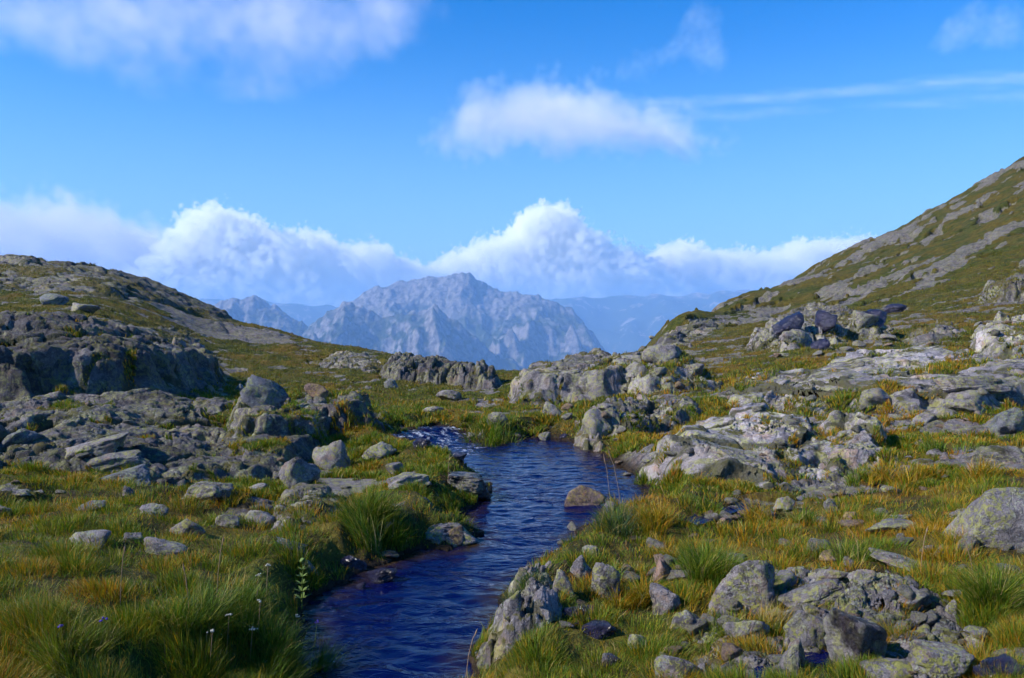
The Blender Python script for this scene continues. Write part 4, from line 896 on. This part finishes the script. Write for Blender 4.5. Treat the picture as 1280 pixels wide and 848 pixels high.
for i, (u, v, h, ln, lab) in enumerate(ds):
    x, y, z = hit(u, v); Hh = h / F * y
    V, q = tube([(0, 0, -.03), (ln * Hh * .25, 0, Hh * .45), (ln * Hh * .6, 0, Hh * .8), (ln * Hh, 0, Hh)], [.0028, .0024, .0028, .0012], 5)
    e = tag(empty('dry_stalk', (x, y, z)), lab, 'dry stalk', 'dry grass stalks')
    link('stem', new_mesh('stem', V, quads=q, mat=M_DRY), parent=e)
    V, q = tube([(ln * Hh * .78, 0, Hh * .88), (ln * Hh * .9, 0, Hh * .95), (ln * Hh * 1.02, 0, Hh * 1.03)], [.002, .006, .001], 6)
    link('seed_head', new_mesh('seed_head', V, quads=q, mat=M_DRY), parent=e)

# ------------------------------------------------------------------ puddles
def puddle(name, pts):
    H = [hit(*p) for p in pts]; zz = float(np.median([h[2] for h in H])) + .012; P = np.array([h[:2] for h in H]); c_ = P.mean(0)
    n = len(P); ring = []
    for i in range(n * 8):
        a = i / 8; j = int(a); f_ = a - j; p = P[j % n] * (1 - f_) + P[(j + 1) % n] * f_; ring.append(p + rng.normal(0, .004, 2))
    V = [np.array([*c_, zz])] + [np.array([*p, zz]) for p in ring]
    N = len(ring); t = [[0, 1 + i, 1 + (i + 1) % N] for i in range(N)]
    me = new_mesh(name, np.array(V), tris=np.array(t), mat=M_WATER); attr(me, 'foam', np.zeros(len(V))); attr(me, 'shore', np.zeros(len(V))); tag(link(name, me), kind='structure')
puddle('puddle', [(942, 846), (962, 822), (1000, 812), (1030, 822), (1078, 836), (1085, 862), (1010, 880), (950, 872)])
puddle('puddle', [(855, 655), (872, 640), (900, 632), (925, 628), (930, 640), (900, 650), (872, 662)])
puddle('puddle', [(915, 640), (938, 628), (955, 626), (948, 636), (925, 648)])
puddle('puddle', [(704, 770), (722, 758), (742, 760), (740, 776), (716, 784)])

# ------------------------------------------------------------------ far mountains
def ridged(x, y, seed, o=6):
    r = 0; a = 1.; w = 1.
    for k_ in range(o):
        n = 1 - np.abs(noise2(x, y, seed + k_ * 13)); n = n * n * w; w = np.clip(n * 1.6, 0, 1); r = r + a * n; x = x * 2.05 + 3.1; y = y * 2.05 - 5.7; a *= .5
    return r
def mountain(name, Y, sky, depth, slope, seed, mat, nx=620, ny=330, amp=120., base=-920., bscale=900.):
    us = np.array([p[0] for p in sky], float); vs = np.array([p[1] for p in sky], float)
    sx, sw = ray(us, vs); X0 = sx * Y; Zr = CAMZ + sw * Y
    ex = 2200.
    gx = np.linspace(X0[0] - ex, X0[-1] + ex, nx); gy = np.linspace(Y - depth, Y + depth * .5, ny)
    GX, GY = np.meshgrid(gx, gy)
    wob = 260 * fbm(GX / 1500, GX * 0 + seed, seed, 3)
    xq = GX + 180 * fbm(GX / 900, GY / 900, seed + 1, 3)
    rz = np.interp(xq, X0, Zr)
    out = np.maximum(X0[0] - xq, 0) + np.maximum(xq - X0[-1], 0)
    d = np.abs(GY - Y - wob)
    spur = ridged(GX / bscale, GY / bscale * .55, seed + 5, 6)
    fine = ridged(GX / (bscale * .3), GY / (bscale * .3) * .6, seed + 8, 5)
    h = rz - slope * d * (1.05 - .35 * (spur - .8)) - slope * 1.1 * out
    wgt = sst(0, 500, d)
    h = h + (spur - 1.0) * amp * (.18 + wgt) + (fine - 1.) * amp * .32
    h = h + 18 * fbm(GX / 90, GY / 90, seed + 12, 4, .6) * (bscale < 2000)
    h = np.maximum(h, base + 20 * fbm(GX / 400, GY / 400, seed + 9))
    V = np.stack([GX, GY, h], -1).reshape(-1, 3); c0 = np.array([X0.mean(), Y, base])
    me = new_mesh(name, V, quads=grid_quads(ny, nx), mat=mat)
    tag(link(name, me), kind='structure')
mountain('mountain', 7600, [(425,392),(446,378),(470,364),(500,355),(535,350),(558,342),(576,339),(594,345),(610,356),(632,365),(668,366),(690,374),(712,386),(735,400),(752,420),(770,446)], 3600, .62, 300, M_MTN, amp=112.)
mountain('mountain', 6200, [(385,405),(405,388),(425,381),(437,377),(455,384),(480,398),(510,395),(530,386),(548,380),(570,396),(600,420)], 2500, .6, 340, M_MTN, amp=90., bscale=650.)
mountain('mountain', 6800, [(255,384),(290,374),(312,369),(330,373),(352,384),(372,394),(400,408),(430,420)], 2500, .62, 370, M_MTN, amp=100., bscale=600.)
mountain('mountain', 14200, [(-300,380),(100,372),(330,378),(420,384),(600,378),(700,374),(770,370),(820,368),(870,366),(930,363),(1000,358),(1200,362),(1500,372)], 3600, .4, 410, M_VALE, nx=300, ny=110, amp=160., bscale=2200.)

# ------------------------------------------------------------------ air
def box_mesh(name, a, b):
    V = [(x, y, z) for x in (a[0], b[0]) for y in (a[1], b[1]) for z in (a[2], b[2])]
    return new_mesh(name, np.array(V), quads=np.array([[0, 1, 3, 2], [4, 6, 7, 5], [0, 4, 5, 1], [2, 3, 7, 6], [0, 2, 6, 4], [1, 5, 7, 3]]), smooth=False)
km = bpy.data.materials.new('air'); km.use_nodes = True; t = km.node_tree; t.nodes.clear()
o_ = t.nodes.new('ShaderNodeOutputMaterial'); pv = t.nodes.new('ShaderNodeVolumePrincipled'); t.links.new(pv.outputs[0], o_.inputs['Volume'])
HAZE_D = 1.0e-4
pv.inputs['Density'].default_value = HAZE_D; pv.inputs['Color'].default_value = (.30, .57, 1., 1); pv.inputs['Anisotropy'].default_value = .0
me = box_mesh('haze', (-17000, -16500, -1100), (17000, 16500, 640)); me.materials.append(km)
HZ = tag(link('haze', me), kind='stuff')

def X_(u, Y): return float(ray(u, 400)[0]) * Y
def Z_(v, Y): return CAMZ + float(ray(640, v)[1]) * Y
def cloud(lab, Y, depth, prof, base, dens, big, res, seed, flat=False, soft=.22, stretch=(1, 1, 1), vw=1.5, cat='cloud', group='cumulus bank beyond the mountains', colr=(1, 1, 1, 1)):
    name = 'cloud'
    us = [p[0] for p in prof]; x0, x1 = X_(min(us), Y), X_(max(us), Y)
    vb = max(p[1] for p in base); vt = min(p[1] for p in prof)
    z0 = Z_(vb + 10, Y); z1 = Z_(vt - 22, Y); H = z1 - z0
    ng = bpy.data.node_groups.new(name + '_field', 'GeometryNodeTree')
    ng.interface.new_socket('Geometry', in_out='INPUT', socket_type='NodeSocketGeometry'); ng.interface.new_socket('Geometry', in_out='OUTPUT', socket_type='NodeSocketGeometry')
    N = ng.nodes.new; Lk = ng.links.new
    def m(op, a, b=None, c=None, clamp=False):
        n = N('ShaderNodeMath'); n.operation = op; n.use_clamp = clamp
        for i, q in enumerate((a, b, c)):
            if q is None: continue
            if isinstance(q, (int, float)): n.inputs[i].default_value = q
            else: Lk(q, n.inputs[i])
        return n.outputs[0]
    pos = N('GeometryNodeInputPosition').outputs[0]
    sep = N('ShaderNodeSeparateXYZ'); Lk(pos, sep.inputs[0]); px, py, pz = sep.outputs
    def noise(scale, detail, off, rough):
        v = N('ShaderNodeVectorMath'); v.operation = 'MULTIPLY_ADD'; Lk(pos, v.inputs[0]); v.inputs[1].default_value = tuple(scale * q for q in stretch); v.inputs[2].default_value = (off + seed, off * 2, off)
        n = N('ShaderNodeTexNoise'); Lk(v.outputs[0], n.inputs['Vector']); n.inputs['Scale'].default_value = 1; n.inputs['Detail'].default_value = detail; n.inputs['Roughness'].default_value = rough
        return n.outputs[0]
    fx = m('DIVIDE', m('SUBTRACT', px, x0), x1 - x0)
    def curve(pp):
        fc = N('ShaderNodeFloatCurve'); Lk(fx, fc.inputs['Value']); cv = fc.mapping.curves[0]
        pts = sorted(((X_(u, Y) - x0) / (x1 - x0), min(1, max(0, (Z_(v, Y) - z0) / H))) for u, v in pp)
        while len(cv.points) < len(pts): cv.points.new(.5, .5)
        for p, q in zip(cv.points, pts): p.location = q; p.handle_type = 'AUTO_CLAMPED'
        fc.mapping.update(); return m('MULTIPLY', fc.outputs[0], H)
    h = m('SUBTRACT', pz, z0)
    dtop = m('SUBTRACT', curve(prof), h); dbot = m('SUBTRACT', h, curve(base))
    dy = m('SUBTRACT', depth / 2 - big * .6, m('ABSOLUTE', m('SUBTRACT', py, Y)))
    n1 = noise(1 / (big * 2.2), 2, 3.1, .5); n2 = noise(1 / (big * .7), 4, 7.7, .66)
    sd = m('SMOOTH_MIN', m('SMOOTH_MIN', dtop, dy, big * .6), dbot, big * .4)
    sd = m('ADD', sd, m('MULTIPLY', m('SUBTRACT', n1, .5), big * 3.2)); sd = m('ADD', sd, m('MULTIPLY', m('SUBTRACT', n2, .5), big * 1.5))
    if not flat:
        vr = N('ShaderNodeTexVoronoi'); vr.feature = 'F1'; v2 = N('ShaderNodeVectorMath'); v2.operation = 'SCALE'; Lk(pos, v2.inputs[0]); v2.inputs['Scale'].default_value = 1 / (big * .85)
        Lk(v2.outputs[0], vr.inputs['Vector']); vr.inputs['Scale'].default_value = 1; vr.inputs['Detail'].default_value = 1.6; vr.inputs['Roughness'].default_value = .5
        sd = m('ADD', sd, m('MULTIPLY', m('SUBTRACT', .5, vr.outputs['Distance']), big * vw))
    den = m('DIVIDE', sd, big * soft, clamp=True)
    if flat:
        n3 = noise(1 / (big * .45), 6, 12.7, .6); den = m('MULTIPLY', den, m('MULTIPLY', m('SUBTRACT', n3, .3), 2.6, clamp=True))
    vc = N('GeometryNodeVolumeCube'); Lk(den, vc.inputs['Density']); vc.inputs['Min'].default_value = (x0, Y - depth / 2, z0); vc.inputs['Max'].default_value = (x1, Y + depth / 2, z1)
    vx = (x1 - x0) / res
    vc.inputs['Resolution X'].default_value = res; vc.inputs['Resolution Y'].default_value = max(10, int(depth / vx / 2.2)); vc.inputs['Resolution Z'].default_value = max(10, int(H / vx))
    mat = bpy.data.materials.new('cloud_vapour'); mat.use_nodes = True; t = mat.node_tree; t.nodes.clear()
    o = t.nodes.new('ShaderNodeOutputMaterial'); pv = t.nodes.new('ShaderNodeVolumePrincipled'); t.links.new(pv.outputs[0], o.inputs['Volume'])
    pv.inputs['Density'].default_value = dens; pv.inputs['Color'].default_value = colr; pv.inputs['Anisotropy'].default_value = 0.
    sm = N('GeometryNodeSetMaterial'); sm.inputs['Material'].default_value = mat; Lk(vc.outputs[0], sm.inputs[0]); out = N('NodeGroupOutput'); Lk(sm.outputs[0], out.inputs[0])
    vol = bpy.data.volumes.new(name); ob = bpy.data.objects.new(name, vol); COL.objects.link(ob); vol.materials.append(mat)
    md = ob.modifiers.new('field', 'NODES'); md.node_group = ng
    return tag(ob, lab, cat, group)
CLOUDS = True
if CLOUDS:
    cloud('grey hazy cloud bank low behind the left hill', 36000, 8000, [(-140,330),(-60,262),(0,250),(50,240),(100,244),(150,256),(190,275),(240,300),(300,345)], [(-140,390),(300,392)], .00060, 900, 190, 9., soft=.8, vw=1.2, colr=(.90, .89, .96, 1))
    cloud('brilliant white cumulus towering left of the peaks', 35000, 5500, [(150,372),(175,345),(205,325),(240,282),(262,262),(290,260),(318,270),(345,288),(372,292),(395,288),(420,302),(445,308),(470,303),(492,316),(520,326),(550,334),(580,352),(600,378)], [(150,398),(240,398),(400,396),(600,392)], .0024, 430, 300, 1., soft=.12, vw=1.9)
    cloud('white cumulus heaped right of the highest peak', 36500, 5000, [(500,376),(530,338),(565,318),(600,302),(632,290),(655,268),(690,258),(712,264),(735,286),(756,298),(785,312),(815,328),(850,352),(862,378)], [(500,390),(620,388),(720,390),(862,390)], .0024, 400, 260, 5., soft=.12, vw=1.9)
    cloud('long low white cumulus running behind the right hill', 37500, 4500, [(760,376),(795,334),(830,306),(858,300),(880,312),(915,312),(950,314),(990,302),(1040,298),(1100,298),(1150,330),(1180,370)], [(760,390),(880,390),(960,392),(1040,392),(1180,390)], .0023, 380, 290, 3., soft=.12, vw=1.9)
    cloud('soft pinkish cloud floating alone in the middle of the sky', 30000, 4500, [(530,190),(560,150),(590,112),(640,104),(690,98),(735,106),(785,124),(835,142),(880,168),(915,194)], [(530,194),(640,192),(760,192),(915,198)], .00062, 600, 190, 6., soft=1.5, vw=.8, colr=(1., .95, .99, 1), group='high clouds')
    cloud('broad lilac cloud sheet across the top left of the sky', 28000, 6000, [(-40,20),(20,-10),(100,-30),(250,-40),(400,-40),(500,-20),(570,10)], [(-40,60),(60,70),(120,90),(200,72),(280,82),(380,88),(470,60),(570,30)], .00055, 1500, 150, 8., flat=True, soft=1.2, colr=(.98, .93, 1., 1), group='high clouds')
    cloud('thin white streak of a spread contrail, upper of two', 30000, 1500, [(740,112),(850,122),(960,118),(1100,106),(1220,94),(1330,90)], [(740,120),(850,135),(960,130),(1100,118),(1220,108),(1330,104)], .0008, 300, 200, 12., flat=True, soft=1.3, stretch=(.16, 1, 1.2), group='high clouds')
    cloud('thin white streak of a spread contrail, lower of two', 30500, 1500, [(790,146),(900,138),(1000,132),(1100,127),(1200,122),(1330,114)], [(790,152),(900,150),(1000,142),(1100,136),(1200,130),(1330,124)], .0007, 280, 200, 15., flat=True, soft=1.3, stretch=(.16, 1, 1.2), group='high clouds')
    cloud('faint wispy cloud plume above the contrail streaks', 30000, 1800, [(770,82),(830,58),(850,22),(870,4),(890,20),(905,70)], [(770,100),(830,88),(860,74),(905,86)], .0004, 600, 90, 17., flat=True, soft=1.3, group='high clouds')
    cloud('faint wispy cloud patch in the upper right corner', 30000, 1800, [(1160,40),(1190,8),(1215,0),(1245,12),(1275,40)], [(1160,62),(1210,66),(1275,58)], .0005, 600, 80, 19., flat=True, soft=1.3, group='high clouds')

# ------------------------------------------------------------------ sky and sun
AZ, EL = math.radians(-108), math.radians(35)
w = bpy.data.worlds.new('World'); C.world = w; w.use_nodes = True; nt = w.node_tree; bg = nt.nodes['Background']
sk = nt.nodes.new('ShaderNodeTexSky'); sk.sky_type = 'NISHITA'; sk.sun_disc = False; sk.sun_elevation = EL; sk.sun_rotation = AZ
sk.altitude = 2300; sk.air_density = 1.; sk.dust_density = .0; sk.ozone_density = 3.5
hs = nt.nodes.new('ShaderNodeHueSaturation'); hs.inputs['Saturation'].default_value = 1.38; hs.inputs['Hue'].default_value = .506; hs.inputs['Value'].default_value = 1.25
nt.links.new(sk.outputs[0], hs.inputs['Color']); tc = nt.nodes.new('ShaderNodeTexCoord'); sp = nt.nodes.new('ShaderNodeSeparateXYZ'); nt.links.new(tc.outputs['Generated'], sp.inputs[0])
mr = nt.nodes.new('ShaderNodeMapRange'); mr.interpolation_type = 'SMOOTHERSTEP'; nt.links.new(sp.outputs[2], mr.inputs[0]); mr.inputs[1].default_value = .42; mr.inputs[2].default_value = -.02; mr.inputs[4].default_value = .72
mxs = nt.nodes.new('ShaderNodeMixRGB'); nt.links.new(mr.outputs[0], mxs.inputs[0]); nt.links.new(hs.outputs[0], mxs.inputs[1]); mxs.inputs[2].default_value = (1.75, 3.25, 4.6, 1)
nt.links.new(mxs.outputs[0], bg.inputs[0]); bg.inputs[1].default_value = .13
d = Vector((math.sin(AZ) * math.cos(EL), math.cos(AZ) * math.cos(EL), math.sin(EL)))
sl = bpy.data.lights.new('sun', 'SUN'); sl.energy = 5.; sl.angle = math.radians(.53); sl.color = (1., .94, .85)
so = bpy.data.objects.new('sun', sl); COL.objects.link(so); so.rotation_euler = (-d).to_track_quat('-Z', 'Y').to_euler()
vs_ = C.view_settings; vs_.view_transform = 'Standard'; vs_.look = 'None'; vs_.exposure = .63; vs_.gamma = 1; vs_.use_curve_mapping = False
cy = C.cycles; cy.use_adaptive_sampling = True; cy.adaptive_threshold = .03; cy.adaptive_min_samples = 16; cy.max_bounces = 12; cy.diffuse_bounces = 2; cy.glossy_bounces = 3; cy.transmission_bounces = 4; cy.volume_bounces = 10; cy.transparent_max_bounces = 8
cy.volume_step_rate = 3; cy.volume_max_steps = 256; cy.use_denoising = True; cy.caustics_reflective = False; cy.caustics_refractive = False
C.render.film_transparent = False
print('BUILD', time.time() - T0)
